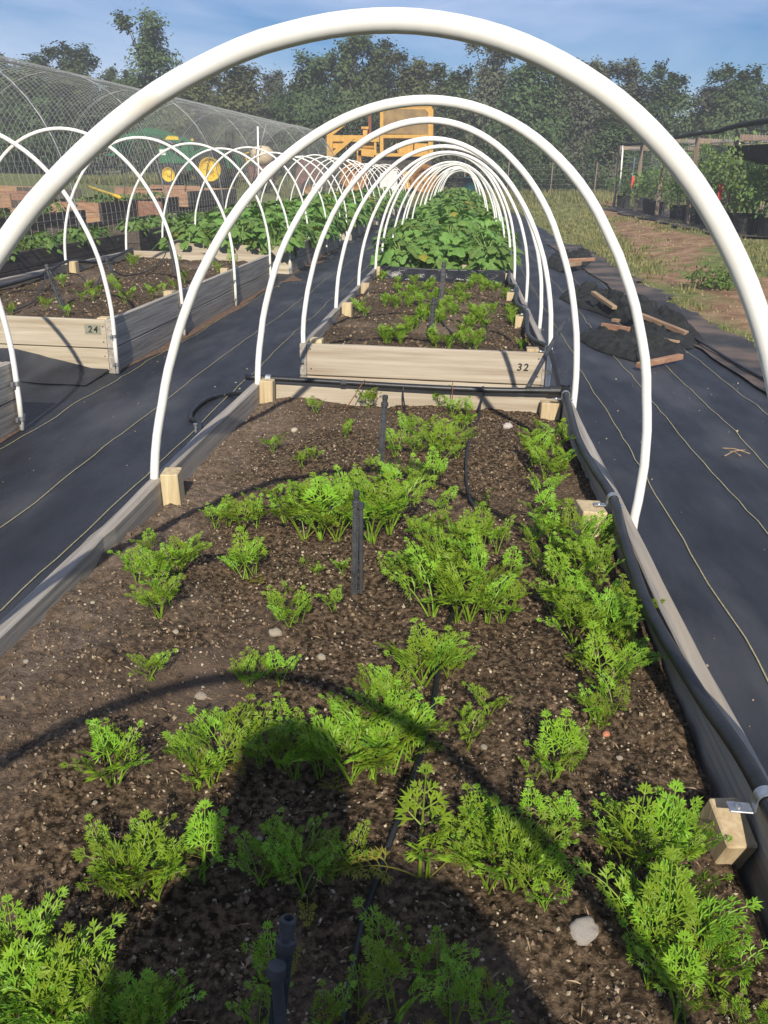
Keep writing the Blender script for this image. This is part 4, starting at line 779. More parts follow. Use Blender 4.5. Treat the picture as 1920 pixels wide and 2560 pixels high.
for i, (a, b) in enumerate(BEDS_L): fill_bed(-3.88, -2.18, a, b, 0.29, i == 0, [['broad-leaved plant of the first left-hand leafy bed, front rows', 'broad-leaved plant of the first left-hand leafy bed, back rows'], ['broad-leaved plant in the second planted bed of the left-hand row'], ['broad-leaved plant in the third planted bed of the left-hand row'], ['broad-leaved plant in the last planted bed of the left-hand row']][i], 'broad-leaved plants of the left-hand row', [1.05, 1.1, 1.0, 1.0][i])
# leaves hanging over the front boards of the two near planted beds: bigger low plants at the edge
for x in (-0.62, -0.2, 0.22): plant_parts(x, 9.62, 0.30, 0.30, 0.34, 26, 'broad-leaved plant drooping over the front board behind the black plastic film', 'broad-leaved plants of the right-hand row', 0.17, 0.16)
plant_parts(-2.42, 11.22, 0.33, 0.30, 0.30, 22, 'broad-leaved plant drooping over the pale corner of the left planted bed', 'broad-leaved plants of the left-hand row', 0.18, 0.05)
# low greens in the dark beds
LGm = [plant_joined(60 + i, 0.20, 0.20, 70, 0.065, [M['shrub_leaf'], M['vine_leaf']]) for i in range(3)]
for k, (xa, ya, yb, st, lb) in enumerate(((-5.05, 7.9, 12.2, .36, 'low leafy green along the front of the nearest dark bed'), (-5.1, 13.1, 17.4, .45, 'low leafy green in the second dark bed'), (-7.2, 11.3, 15.4, .45, 'low leafy green inside the netting tunnel'), (-7.3, 16.5, 20.8, .5, 'low leafy green farther inside the netting tunnel'))):
    yy = ya
    while yy < yb:
        x = xa + rng.uniform(-.1, .1); e = thing('leafy_green', lb, 'plant', (x, yy, 0.31 + terrain(x, yy)), rng.uniform(0, 6), 'low greens of the dark beds'); link('foliage', LGm[rng.randrange(3)], e, None, None, rng.uniform(.8, 1.25)); yy += st * rng.uniform(.7, 1.3)

# ---------------------------------------------------------------- shade cloth heaps and lath
def heap(outline, hgt, seed, label, zf=terrain):
    c = sum((Vector((q[0], q[1], 0)) for q in outline), Vector()) / len(outline); ring = smooth_path([(q[0], q[1], 0) for q in outline + [outline[0]]], 14)[:-1]; n = len(ring); g = MB(); vs = []; RN = 26
    for k in range(RN + 1):
        t = k / RN
        for q in ring:
            v = q.lerp(c, 1 - t); prof = 1 - t ** 7; w = fbm(v.x * 1.3 + seed, v.y * 0.9, seed, 3)
            rd = (1 - abs(fbm(v.x * 4.2 + w * 1.5 + seed, v.y * 1.8 + w, seed * 2, 3)) * 1.9) ** 2 if abs(fbm(v.x * 4.2 + w * 1.5 + seed, v.y * 1.8 + w, seed * 2, 3)) < .52 else 0
            z = hgt * prof * (0.30 + 0.75 * max(0, w + .3) + 0.62 * rd + 0.05 * fbm(v.x * 9, v.y * 5, seed, 2)); ridge = 0
            vs.append((v.x, v.y, cloth_z(v.x, v.y) + 0.008 + max(0, z + ridge)))
    fs = [(k * n + i, k * n + (i + 1) % n, (k + 1) * n + (i + 1) % n, (k + 1) * n + i) for k in range(RN) for i in range(n)]
    g.add(vs, fs); return tag(g.build('shade_cloth_heap', M['shade'], None, True), label, 'shade cloth', 'black shade cloth heaps by the dirt path')
r7 = lambda x, y_: (1380 + x / 3.95, 600 + y_ / 3.95)
def o7(l, z=0.0): return [tuple(onz(*r7(x, y_), z)[:2]) for x, y_ in l]
heap(o7([(255, 1010), (420, 1110), (650, 1190), (810, 1245), (900, 1285), (1270, 1205), (1290, 1100), (1180, 1010), (900, 950), (600, 940), (400, 930), (290, 950)]), 0.080, 1.3, 'nearest black shade cloth heap on the ground cloth')
heap(o7([(65, 600), (230, 680), (600, 810), (900, 960), (1280, 1110), (1480, 1040), (1440, 960), (1310, 900), (1050, 790), (870, 700), (700, 600), (520, 560), (350, 520), (150, 530)]), 0.115, 4.1, 'long black shade cloth heap behind the nearest one')
heap(o7([(-60, 280), (100, 335), (280, 310), (410, 200), (240, 185), (0, 180)]), 0.12, 7.7, 'farthest small black shade cloth heap beside the bed row')
def lath(p0, p1, w, th, label, m_='stick_wood', z0=0.12, z1=0.12):
    a = onz(*r7(*p0), z0); b = onz(*r7(*p1), z1); d = (b - a); L = d.length; q = d.to_track_quat('Y', 'Z').to_matrix()
    g = MB().box((0, 0, 0), (w, L, th), None, 0.004); o = g.build('wooden_stick', M[m_]); o.location = (a + b) / 2; o.rotation_euler = q.to_euler(); tag(o, label, 'wood', 'wooden sticks on the shade cloth')
lath((405, 520), (620, 670), 0.05, 0.035, 'grey-brown stick on the back part of the long cloth heap', z0=.2, z1=.13)
lath((805, 715), (1330, 925), 0.045, 0.04, 'long brown stick on the long cloth heap', z0=.17, z1=.09)
lath((490, 845), (770, 890), 0.03, 0.05, 'short orange-tinted stick between the two near heaps', 'red_wood', .10, .10)
lath((885, 945), (1255, 1008), 0.035, 0.02, 'thin pale stick between the two near heaps', z0=.09, z1=.09)
lath((850, 1240), (1275, 1150), 0.045, 0.04, 'brown stick along the near edge of the nearest heap', 'red_wood', .07, .09)
lath((120, 205), (415, 190), 0.05, 0.05, 'straight stick on the farthest cloth heap', 'red_wood', .16, .16)
lath((130, 250), (275, 232), 0.06, 0.05, 'short stick on the farthest cloth heap', 'stick_wood', .14, .14)
lath((600, 790), (660, 800), 0.05, 0.03, 'short stub of lath between the heaps', z0=.10, z1=.10)
for i, (a, b) in enumerate((((1560, 968), (1620, 980)), ((1575, 975), (1600, 985)), ((1565, 985), (1610, 972)))):
    pa = dz(*a, .035); pb = dz(*b, .035); pipe_thing('twig', [tuple(pa), tuple((pa + pb) / 2 + Vector((0, .01, .006))), tuple(pb)], 0.003, M['twig'], 'dry twig on the bare ground cloth at right', 'twig', 4, 5, 'dry twigs')

# ---------------------------------------------------------------- wire netting tunnel
tn = thing('netting_tunnel', 'long arched tunnel of wire netting on the left', 'netting tunnel', (0, 0, 0))
TX, TW, TH_ = -7.5, 1.95, 2.72
def arch(a, yy, k=1.0):
    x = TX + TW * k * math.cos(a); return (x, yy, terrain(TX, yy) * 0.5 + 0.02 + TH_ * k * max(0, math.sin(a)) ** 0.82)
g = MB(); yy = 8.5
while yy < 40:
    g.tube([arch(PI * i / 22, yy + 0.03 * math.sin(i + yy)) for i in range(23)], 0.0030 if yy < 20 else 0.0036, 3, False); yy += 0.19
for i in range(1, 26):
    a = PI * i / 26; g.tube([arch(a, 8.5 + 31.5 * k / 24) for k in range(25)], 0.0024, 3, False)
stuff(g.build('wire_mesh', M['wire'], tn))
for k in range(9):
    MB().tube([arch(PI * i / 24, 8.5 + k * 3.93, 0.992) for i in range(25)], 0.012, 6).build('support_hoop', M['wire'], tn, True)
g = MB().tube([arch(PI / 2, 8.5, .985), arch(PI / 2, 40, .985)], 0.02, 6); g.build('ridge_pipe', M['wire'], tn)
tp = aty(350 + 1085 / 3.687, 300 + 60 / 3.687, 22); bt_ = aty(350 + 1090 / 3.687, 300 + 500 / 3.687, 22)
pt = thing('white_pole', 'slim white pole with a curl of netting beside the tractor', 'pole', bt_)
MB().tube([(0, 0, -0.5), tuple(tp - bt_)], 0.022, 8).build('pole', M['pvc'], pt, True)
MB().tube([(tp - bt_) * 0.35 + Vector((.02, 0, 0)), (tp - bt_) * 0.7 + Vector((.10, 0, 0)), (tp - bt_) * 0.98 + Vector((.22, 0, 0.1))], 0.014, 6).build('netting_curl', M['wire'], pt, True)
# loose lumber beds under construction behind the tunnel
def timber(label, c, L, hgt, rz, m_='red_wood'):
    z = terrain(c[0], c[1]); g = MB().box((0, 0, hgt / 2), (L, 0.045, hgt), None, 0.004); o = g.build('timber', M[m_]); o.location = (c[0], c[1], z); o.rotation_euler = (0, 0, rz); tag(o, label, 'timber', 'loose reddish timbers behind the netting')
for i in range(14):
    xx = -12.6 + i * 0.42 + rng.uniform(-.3, .3); yv = 17.5 + rng.uniform(0, 8); timber('reddish plank lying behind the netting tunnel' if i % 3 else 'short reddish plank standing behind the netting tunnel', (xx, yv), rng.uniform(1.0, 2.2), rng.choice((.18, .3, .36)), rng.uniform(-.25, .25), 'red_wood' if i % 4 else 'dark_wood')
rY = lambda x, y_: (x / 3.95, 300 + y_ / 3.95)
a = aty(*rY(865, 655), 23); b = aty(*rY(1185, 765), 17); pipe_thing('yellow_bar', [tuple(a), tuple((a + b) / 2), tuple(b)], 0.035, M['yellow_paint'], 'slanting yellow bar resting on the timbers', 'bar', 3, 8)

# ---------------------------------------------------------------- tractor
def wheel(parent, c, r_, w, rim_r, rim_mat='yellow_paint', tyre='tyre', lugs=18):
    wh = link('wheel', None, parent, c)
    t = MB().lathe([(rim_r, -w * .42), (r_ * .86, -w * .5), (r_ * .97, -w * .36), (r_, 0), (r_ * .97, w * .36), (r_ * .86, w * .5), (rim_r, w * .42)], (0, 0, 0), 28, 'Y')
    for k in range(lugs):
        a = 2 * PI * k / lugs
        for s in (-1, 1):
            aa = a + (0.5 * 2 * PI / lugs if s > 0 else 0); t.box((r_ * math.cos(aa), s * w * .24, r_ * math.sin(aa)), (r_ * .09, w * .44, r_ * .10), Matrix.Rotation(-aa, 3, 'Y'))
    o = t.build('tyre', M[tyre], wh, False)
    q = MB().lathe([(0, -w * .20), (rim_r * .3, -w * .24), (rim_r * .34, -w * .12), (rim_r * .85, -w * .16), (rim_r * .9, -w * .40), (rim_r * 1.03, -w * .44)], (0, 0, 0), 24, 'Y')
    for k in range(6): q.box((rim_r * .6 * math.cos(k * PI / 3), -w * .16, rim_r * .6 * math.sin(k * PI / 3)), (rim_r * .12, w * .06, rim_r * .12))
    q.build('rim', M[rim_mat], wh, True); return wh
TY = 33.0
tz = terrain(-9.3, TY)
tr = thing('tractor', 'green tractor with yellow wheels and raised front loader behind the netting', 'tractor', (-9.25, TY, tz))
wheel(tr, (0, -0.75, 0.62), 0.64, 0.38, 0.40); wheel(tr, (0, 0.75, 0.62), 0.64, 0.38, 0.40); wheel(tr, (-1.62, -0.62, 0.40), 0.40, 0.24, 0.24, lugs=14); wheel(tr, (-1.62, 0.62, 0.40), 0.40, 0.24, 0.24, lugs=14)
MB().prism([(-2.05, .78), (-2.1, 1.28), (-1.9, 1.42), (-0.75, 1.52), (-0.7, .80)], 'Y', -.30, .30).build('hood', M['green_paint'], tr)
MB().prism([(-2.0, .45), (-2.0, .77), (-.4, .79), (.35, .95), (.4, .55), (-.3, .42)], 'Y', -.24, .24).build('chassis', M['dark'], tr)
MB().box((-2.12, 0, 1.0), (.05, .46, .5), None, .01).build('grille', M['dark'], tr)
for s in (-1, 1):
    pts = [(math.cos(a) * .78, .62 + math.sin(a) * .74) for a in [PI * (0.02 + 0.12 * k) for k in range(9)]]
    inner = [(q[0] * .9, .62 + (q[1] - .62) * .9) for q in reversed(pts)]
    MB().prism(pts + inner, 'Y', s * .52, s * .98).build('fender', M['green_paint'], tr)
    MB().prism([(-1.0, .55), (-1.15, 1.55), (-.95, 1.60), (-.72, .55)], 'Y', s * .40, s * .50).build('loader_post', M['green_paint'], tr)
    MB().prism([(-1.10, 1.42), (-1.0, 1.62), (-2.35, 1.98), (-3.55, 1.62), (-3.58, 1.46), (-2.35, 1.78)], 'Y', s * .42, s * .50).build('loader_arm', M['green_paint'], tr)
    MB().tube([(-1.0, s * .46, 1.0), (-2.2, s * .46, 1.72)], .035, 8).build('hydraulic_ram', M['galv'], tr, True)
    MB().box((-1.92, s * .305, 1.16), (.22, .012, .2)).build('decal_panel', M['flag_white'], tr)
    MB().prism([(-1.75, 1.58), (-1.2, 1.58), (-1.25, 1.70), (-1.6, 1.72)], 'Y', s * .507, s * .51).build('yellow_stripe', M['yellow_paint'], tr)
MB().prism([(-3.5, 1.65), (-3.45, 1.1), (-3.6, .98), (-4.0, 1.0), (-3.62, 1.08), (-3.58, 1.62)], 'Y', -.8, .8).build('bucket', M['green_paint'], tr)
MB().prism([(-.05, .95), (-.05, 1.08), (.36, 1.10), (.46, 1.5), (.54, 1.48), (.46, .95)], 'Y', -.24, .24).build('seat', M['dark'], tr)
MB().tube([(-.62, 0, 1.42), (-.42, 0, 1.56)], .02, 6).lathe([(.17, 0), (.19, .015), (.17, .03), (.15, .015), (.17, 0)], (-.40, 0, 1.57), 16, 'Z', Matrix.Rotation(-.6, 3, 'Y')).build('steering_wheel', M['dark'], tr)
for s in (-1, 1): MB().tube([(.5, s * .5, .9), (.55, s * .5, 2.05)], .035, 6).build('roll_bar_post', M['dark'], tr)
MB().tube([(.55, -.5, 2.05), (.55, .5, 2.05)], .035, 6).build('roll_bar', M['dark'], tr)
MB().tube([(-1.35, .1, 1.45), (-1.35, .1, 1.85)], .03, 8).build('exhaust', M['dark'], tr)
MB().lathe([(0, .0), (.055, .01), (.055, .07), (0, .09)], (-.70, -.55, 1.55), 10).build('lamp', M['yellow_paint'], tr)
sp = thing('spreader', 'cream tank spreader on a faded red base behind the tractor', 'spreader', (-7.55, 33.2, terrain(-7.55, 33.2)))
MB().lathe([(0, 0.85), (.2, .86), (.40, 1.02), (.44, 1.2), (.40, 1.38), (.25, 1.52), (.0, 1.56)], (0, 0, 0), 20).build('tank', M['cream'], sp, True)
MB().prism([(-.4, .35), (-.48, .86), (.5, .86), (.45, .35)], 'Y', -.35, .35).build('base', M['pink'], sp)
for s in (-1, 1): wheel(sp, (0.05, s * .55, .28), .28, .16, .17, 'yellow_paint', lugs=10)
MB().tube([(-.4, 0, .45), (-1.0, 0, .42)], .04, 6).build('hitch', M['dark'], sp)
MB().tube([(-.5, -.2, .9), (-.6, -.2, 1.25), (-.45, -.2, 1.3)], .03, 6).build('lever', M['yellow_paint'], sp)
im = thing('implement', 'faded red farm implement right of the spreader', 'implement', (-6.25, 36.5, terrain(-6.25, 36.5)))
MB().prism([(-.55, .3), (-.6, 1.0), (-.4, 1.45), (.3, 1.4), (.5, .95), (.5, .3)], 'Y', -.4, .4).build('hopper', M['pink'], im)
for s in (-1, 1): wheel(im, (0, s * .6, .35), .35, .18, .2, 'rusty_wheel', lugs=10)
MB().tube([(.4, 0, .5), (1.3, 0, .45)], .05, 6).build('drawbar', M['dark'], im)

# ---------------------------------------------------------------- yellow loader
LY = 40.0; lz = terrain(-3.5, LY)
ld = thing('wheel_loader', 'old yellow machine with tall cage and rusty wheels behind the hoops', 'loader', (0, LY, lz))
def L5(x, y_, yy=LY): q = aty(780 + x / 4.88, 240 + y_ / 4.88, yy); return (q.x, q.z - lz)
def bar(p0, p1, w, d0, d1, nm, m_='loader_paint'):
    a = Vector((p0[0], 0, p0[1])); b = Vector((p1[0], 0, p1[1])); d = (b - a); L = d.length; q = d.to_track_quat('Z', 'Y').to_matrix(); g = MB().box((0, 0, 0), (d1 - d0 if False else w, abs(d1 - d0), L), None, .01)
    # width w seen from the front, depth d0..d1
    g = MB(); dn = d.normalized(); pv = Vector((-dn.z, 0, dn.x)) * (w / 2); g.prism([((a + pv).x, (a + pv).z), ((b + pv).x, (b + pv).z), ((b - pv).x, (b - pv).z), ((a - pv).x, (a - pv).z)], 'Y', d0, d1); return g.build(nm, M[m_], ld)
for dd in (0.0, 1.7):
    bar(L5(850, 165), L5(850, 720), .15, dd, dd + .15, 'cage_post'); bar(L5(1440, 120), L5(1440, 720), .16, dd, dd + .15, 'cage_post')
    bar(L5(860, 492), L5(1430, 492), .14, dd + .01, dd + .14, 'cage_rail'); bar(L5(775, 718), L5(1470, 718), .13, dd + .01, dd + .14, 'sill')
    bar(L5(850, 130), L5(1440, 118), .12, dd + .01, dd + .14, 'cage_rail')
    bar(L5(860, 190), L5(915, 145), .10, dd + .02, dd + .12, 'cage_brace'); bar(L5(1430, 190), L5(1370, 130), .12, dd + .02, dd + .12, 'cage_brace')
q0 = L5(858, 135); q1 = L5(1432, 485); MB().box(((q0[0] + q1[0]) / 2, .06, (q0[1] + q1[1]) / 2), (q1[0] - q0[0] - .1, .02, q0[1] - q1[1] - .1)).build('cage_panel', M['cage_mesh'], ld)
q0 = L5(1055, 575); q1 = L5(1228, 705); MB().box(((q0[0] + q1[0]) / 2, .45, (q0[1] + q1[1]) / 2), (q1[0] - q0[0], .5, q0[1] - q1[1]), None, .02).build('seat_box', M['loader_paint'], ld)
q0 = L5(1245, 575); q1 = L5(1420, 725); MB().box(((q0[0] + q1[0]) / 2, .42, (q0[1] + q1[1]) / 2), (q1[0] - q0[0], .5, q0[1] - q1[1]), None, .02).build('side_tank', M['loader_paint'], ld)
bar(L5(1015, 530), L5(1045, 690), .05, .3, .36, 'control_lever'); q0 = L5(885, 620); q1 = L5(1010, 705); MB().box(((q0[0] + q1[0]) / 2, .7, (q0[1] + q1[1]) / 2), (q1[0] - q0[0], .5, q0[1] - q1[1]), None, .04).build('gear_housing', M['dark'], ld)
q0 = L5(780, 740); q1 = L5(1460, 900); MB().box(((q0[0] + q1[0]) / 2, .95, (q0[1] + q1[1]) / 2 - .25), (q1[0] - q0[0], 1.4, q0[1] - q1[1] + .5), None, .05).build('chassis', M['dark'], ld)
bar(L5(215, 450), L5(215, 740), .26, 0, .25, 'front_frame'); bar(L5(200, 515), L5(820, 520), .26, .02, .24, 'boom'); bar(L5(235, 725), L5(505, 495), .18, -.02, .2, 'frame_brace'); bar(L5(240, 455), L5(430, 310), .15, .02, .18, 'lift_arm')
q0 = L5(250, 530); q1 = L5(420, 640); MB().box(((q0[0] + q1[0]) / 2, .16, (q0[1] + q1[1]) / 2), (q1[0] - q0[0], .08, q0[1] - q1[1])).build('side_plate', M['loader_paint'], ld)
bar(L5(175, 505), L5(175, 535), .12, .05, .2, 'lamp', 'pink')
q0 = L5(600, 560); q1 = L5(770, 650); MB().lathe([(0, q0[0]), (abs(q0[1] - q1[1]) / 2, q0[0] + .02), (abs(q0[1] - q1[1]) / 2, q1[0] - .02), (0, q1[0])], (0, .4, (q0[1] + q1[1]) / 2), 16, 'X').build('fuel_tank', M['loader_paint'], ld, True)
bar(L5(640, 390), L5(640, 500), .2, .3, .5, 'air_intake'); bar(L5(592, 385), L5(682, 385), .10, .24, .56, 'intake_cap'); bar(L5(690, 220), L5(690, 480), .14, .5, .64, 'exhaust_stack', 'rust')
bar(L5(560, 680), L5(760, 700), .30, .1, .5, 'engine_cover'); bar(L5(770, 545), L5(770, 720), .10, .05, .2, 'frame_post'); bar(L5(570, 660), L5(570, 1000), .2, .1, .4, 'axle_frame')
q0 = L5(300, 800); q1 = L5(760, 1000); MB().box(((q0[0] + q1[0]) / 2, .9, (q0[1] + q1[1]) / 2 - .2), (q1[0] - q0[0], 1.2, q0[1] - q1[1] + .4), None, .05).build('engine_block', M['dark'], ld)
for (x, y_) in ((1365, 1060), (525, 1020)):
    q = L5(x, y_)
    for dd in (-.15, 1.9): wheel(ld, (q[0], dd, .62), .62, .42, .42, 'rusty_wheel', 'rusty_wheel', 14)
q = L5(1160, 1030); MB().box((q[0], .1, .55), (.42, .5, .75), None, .04).build('step_box', M['loader_paint'], ld)
# white buckets and barrel
def bucket(x, yy, r_, h_, m_, nm, label, cat):
    e = thing(nm, label, cat, (x, yy, terrain(x, yy)))
    MB().lathe([(0, 0), (r_ * .88, 0), (r_ * .92, h_ * .3), (r_ * .96, h_ * .31), (r_ * .98, h_ * .65), (r_ * 1.02, h_ * .66), (r_, h_), (r_ * 1.06, h_ * .98), (r_ * 1.06, h_ * 1.02), (r_ * .94, h_ * 1.02), (r_ * .9, h_ * .5), (0, h_ * .5)], (0, 0, 0), 20).build('body', m_, e, True); return e
qb = aty(1176, 444, 37.0)
bb = bucket(qb.x, 37.0, 0.29, qb.z - terrain(qb.x, 37), M['blue'], 'barrel', 'dark blue barrel at the far end of the right-hand row', 'barrel')
for k, (x, y_) in enumerate(((985, 1000), (880, 1040))):
    q = aty(780 + x / 4.88, 240 + y_ / 4.88, 36.6); z = terrain(q.x, 36.6)
    e = thing('crate', ['white crate behind the far left-hand hoops', 'white sack behind the far left-hand hoops'][k], 'crate', (q.x, 36.6, z)); hh = q.z - z + .3
    MB().box((0, 0, hh / 2), (.40 if k == 0 else .34, .35, hh), None, .03).build('body', M['bucket'], e)
    if k == 0: MB().box((0, 0, hh + .02), (.44, .39, .05), None, .01).build('lid', M['bucket'], e)

# ---------------------------------------------------------------- trellis with pots
r3 = lambda x, y_: (1500 + x / 3.95, 280 + y_ / 3.95)
ts = thing('trellis', 'post and wire trellis with rolled black shade cloth on the right', 'trellis', (0, 0, 0))
PST = [((165, 330), (135, 930), 33.5), ((385, 320), (350, 960), 31.0), ((610, 530), (550, 1070), 26.5), ((935, 250), (860, 1085), 23.5), ((1345, 210), (1225, 1070), 21.0)]
tops = []
for (a, b, yy) in PST:
    ta = aty(*r3(*a), yy); tb = aty(*r3(*b), yy); zb = terrain(tb.x, yy); top = Vector((tb.x + (ta.x - tb.x) * .3, yy, ta.z if a[1] != 530 else 2.4))
    MB().tube([(tb.x, yy, zb - .1), tuple(top)], .055, 4).build('post', M['post_wood'], ts); tops.append((Vector((tb.x, yy, zb)), top))
for (bk, tp_) in tops[:]:   # second row of posts behind
    MB().tube([(bk.x + 2.0, bk.y + .6, bk.z), (tp_.x + 2.0, tp_.y + .6, tp_.z)], .055, 4).build('post', M['post_wood'], ts)
    MB().box((tp_.x + 1.0, tp_.y + .3, tp_.z - .08), (2.2, .05, .12), Matrix.Rotation(.29, 3, 'Z')).build('cross_beam', M['post_wood'], ts)
for k in range(len(tops) - 1):
    a, b = tops[k][1], tops[k + 1][1]
    for off in (.35, 1.1): MB().tube([a + Vector((off, .1, -.12)), b + Vector((off, .1, -.12))], .018, 6).build('white_rail', M['pvc'], ts, True)
ext = tops[-1][1] + (tops[-1][1] - tops[-2][1]) * 1.6
path = smooth_path([tops[0][1] + Vector((-.05, 0, .05)), tops[1][1] + Vector((0, 0, .03)), tops[3][1] + Vector((-.05, 0, .08)), (tops[3][1] + tops[4][1]) / 2 + Vector((0, 0, .09)), tops[4][1] + Vector((0, 0, .16)), ext + Vector((0, 0, .2))], 10)
MB().tube(path, [.035 + .030 * i / len(path) + .008 * fbm(i * .7, 1) for i in range(len(path))], 8).build('rolled_shade_cloth', M['shade'], ts, True)
g = MB(); vs = []; b0 = tops[4][1] + Vector((.12, .1, -.38)); b1 = ext + Vector((.3, .2, -.38))
for i in range(17):
    t = i / 16; c = b0.lerp(b1, t)
    for k in range(9):
        a = PI * k / 8; s = .24 * math.sin(PI * min(1, (t + .06) / 1.1)) + .05; vs.append((c.x + .24 * math.cos(a), c.y - .1 * math.cos(a), c.z - s * math.sin(a) + .3 * (abs(math.cos(a)) ** 3) * .4))
g.add(vs, [(j * 9 + i, j * 9 + i + 1, (j + 1) * 9 + i + 1, (j + 1) * 9 + i) for j in range(16) for i in range(8)]); g.build('sagging_shade_cloth', M['shade'], ts, True)
g = MB()
for k in range(len(tops) - 1):
    (a0, a1), (b0, b1) = tops[k], tops[k + 1]; off = Vector((.35, 0, 0)); n = 16
    for i in range(n): t = i / n; g.tube([a0.lerp(b0, t) + off, a1.lerp(b1, t) + off], .0045, 3, False)
    for i in range(1, 14): t = i / 14; g.tube([a0.lerp(a1, t) + off, b0.lerp(b1, t) + off], .004, 3, False)
(a0, a1), (b0, b1) = tops[3], tops[4]; e0 = b0 + (b0 - a0) * 1.6; e1 = ext; off = Vector((.35, 0, 0))
for i in range(26): t = i / 26; g.tube([b0.lerp(e0, t) + off, b1.lerp(e1, t) + off], .0045, 3, False)
for i in range(1, 14): t = i / 14; g.tube([b0.lerp(b1, t) + off, e0.lerp(e1, t) + off], .004, 3, False)
stuff(g.build('trellis_wire', M['wire'], ts))
MB().tube([tuple(aty(*r3(228, 330), 33)), tuple(aty(*r3(190, 815), 33))], .03, 6).build('white_pipe', M['pvc'], ts, True)
MB().tube([tuple(aty(*r3(345, 450), 31.5)), tuple(aty(*r3(320, 650), 31.5))], .022, 6).build('white_pipe', M['pvc'], ts, True)
def shrub_mesh(seed, n, rad, hgt, leaf, mt):
    rg = random.Random(seed); g = MB(); cl = [(rg.gauss(0, .45) * rad, rg.gauss(0, .45) * rad, hgt * rg.uniform(.15, 1)) for _ in range(16)]
    for i in range(n):
        c = cl[rg.randrange(16)]; v = Vector((rg.gauss(0, .2), rg.gauss(0, .2), rg.gauss(0, .17))) * rad * 1.2 + Vector(c); d = Vector((rg.gauss(0, 1), rg.gauss(0, 1), rg.gauss(.2, 1))).normalized(); u = d.orthogonal().normalized(); w = d.cross(u); s = leaf * rg.uniform(.6, 1.3)
        g.add([v - u * s * .25, v + d * s * .5 - w * s * .06, v + u * s * .25, v - d * s * .5], [(0, 1, 2, 3)])
    return g.mesh('foliage', mt)
SM = [shrub_mesh(i, 520, .55, 1.15, .10, M['shrub_leaf' if i % 2 else 'vine_leaf']) for i in range(4)]
POTM = MB().lathe([(0, 0), (.19, 0), (.235, .38), (.25, .38), (.25, .42), (.22, .42), (.21, .35), (0, .35)], (0, 0, 0), 18).mesh('pot', M['pot'], False)
TWM = MB()
for k in range(5): TWM.tube([(0, 0, 0), (.12 * math.cos(k * 1.3), .12 * math.sin(k * 1.3), .5), (.3 * math.cos(k * 1.3), .3 * math.sin(k * 1.3), .95)], [.012, .008, .004], 4, False)
TWM = TWM.mesh('stem', M['bark'])
def potted(x, yy, s, lb, hs=1.0):
    e = thing('potted_shrub', lb, 'potted plant', (x, yy, terrain(x, yy)), rng.uniform(0, 6), 'potted shrubs along the trellis')
    link('pot', POTM, e, None, None, s); link('foliage', SM[rng.randrange(4)], e, (0, 0, .36 * s), (0, 0, rng.uniform(0, 6)), (s, s, s * hs)); link('stem', TWM, e, (0, 0, .34 * s), None, s); return e
PL = [(tops[0][0] + Vector((.35, .1, 0)), 1.05, .6), (tops[0][0] + Vector((.9, -.3, 0)), 1.0, .9), (tops[1][0] + Vector((.35, -.5, 0)), 1.0, .8), (tops[1][0] + Vector((.15, -1.8, 0)), 1.0, .85), (tops[1][0] + Vector((.1, -3.0, 0)), 1.0, .7)]
for (q, s, hs), lb in zip(PL, ('potted shrub at the far corner post of the trellis', 'potted shrub just inside the far corner of the trellis', 'potted shrub beside the second trellis post', 'potted shrub between the second and third trellis posts', 'potted shrub just behind the third trellis post')): potted(q.x, q.y, s, lb, hs)
for k in range(7):
    t = (k + .5) / 5.0; q = tops[2][0].lerp(tops[4][0], t) + Vector((.42, 0, 0)); potted(q.x, q.y, .95 + .1 * (k % 2), 'potted shrub in the near half of the trellis', .95 + .25 * (k % 3) / 2)
for k in range(4): q = tops[4][0] + Vector((.15 + .55 * k, -1.0 - 1.1 * (k % 2), 0)); potted(q.x, q.y, 1.05, 'bright leafy shrub in front of the nearest trellis post', 1.1)
VM = [shrub_mesh(20 + i, 420, .5, 1.9, .12, M['vine_leaf']) for i in range(2)]
for k in range(6):
    t = (k + .4) / 6; q = tops[2][0].lerp(ext - Vector((0, 0, ext.z - tops[4][0].z)), t) + Vector((.42, .1, .2)); e = thing('climbing_vine', 'pale green vine climbing the trellis wire', 'vine', q, rng.uniform(0, 6), 'vines on the trellis wire'); link('foliage', VM[k % 2], e, None, None, (.55, .55, .95)); MB().tube([(0, 0, 0), (.03, 0, .8), (0, 0, 1.7)], .01, 4).build('stem', M['stem'], e)
for k, (x, y_) in enumerate(((325, 690), (1187, 790))):
    q = aty(*r3(x, y_), (30.4, 20.8)[k]); g = MB(); g.add([(-.05, 0, .16), (.05, .01, .17), (.04, 0, 0), (.06, .02, -.18), (-.03, .01, -.2), (-.04, .015, 0)], [(0, 1, 2, 5), (5, 2, 3, 4)]); g.add([(.04, .0, .15), (.12, .03, .08), (.1, .02, -.02), (.03, .0, .05)], [(0, 1, 2, 3)])
    tag(link('ribbon', g.mesh('ribbon', M['tag']), None, q, (0, 0, .3)), ['red ribbon tied by the second trellis post', 'red ribbon tied near the closest trellis post'][k], 'ribbon')
# loose cloth under the pots
g = MB(); vs = []
for i in range(25):
    t = i / 24; c = tops[0][0].lerp(tops[4][0] + Vector((0, -2, 0)), t); w0 = -.55 - .35 * fbm(i * .4, 3); w1 = 2.4
    for k in range(8): x = c.x + w0 + (w1 - w0) * k / 7; vs.append((x, c.y, terrain(x, c.y) + .02 + .03 * abs(fbm(x * 3, c.y * 2))))
g.add(vs, [(j * 8 + i, j * 8 + i + 1, (j + 1) * 8 + i + 1, (j + 1) * 8 + i) for j in range(24) for i in range(7)]); struct(g.build('pot_ground_cloth', M['fabric_dusty'], None, True))

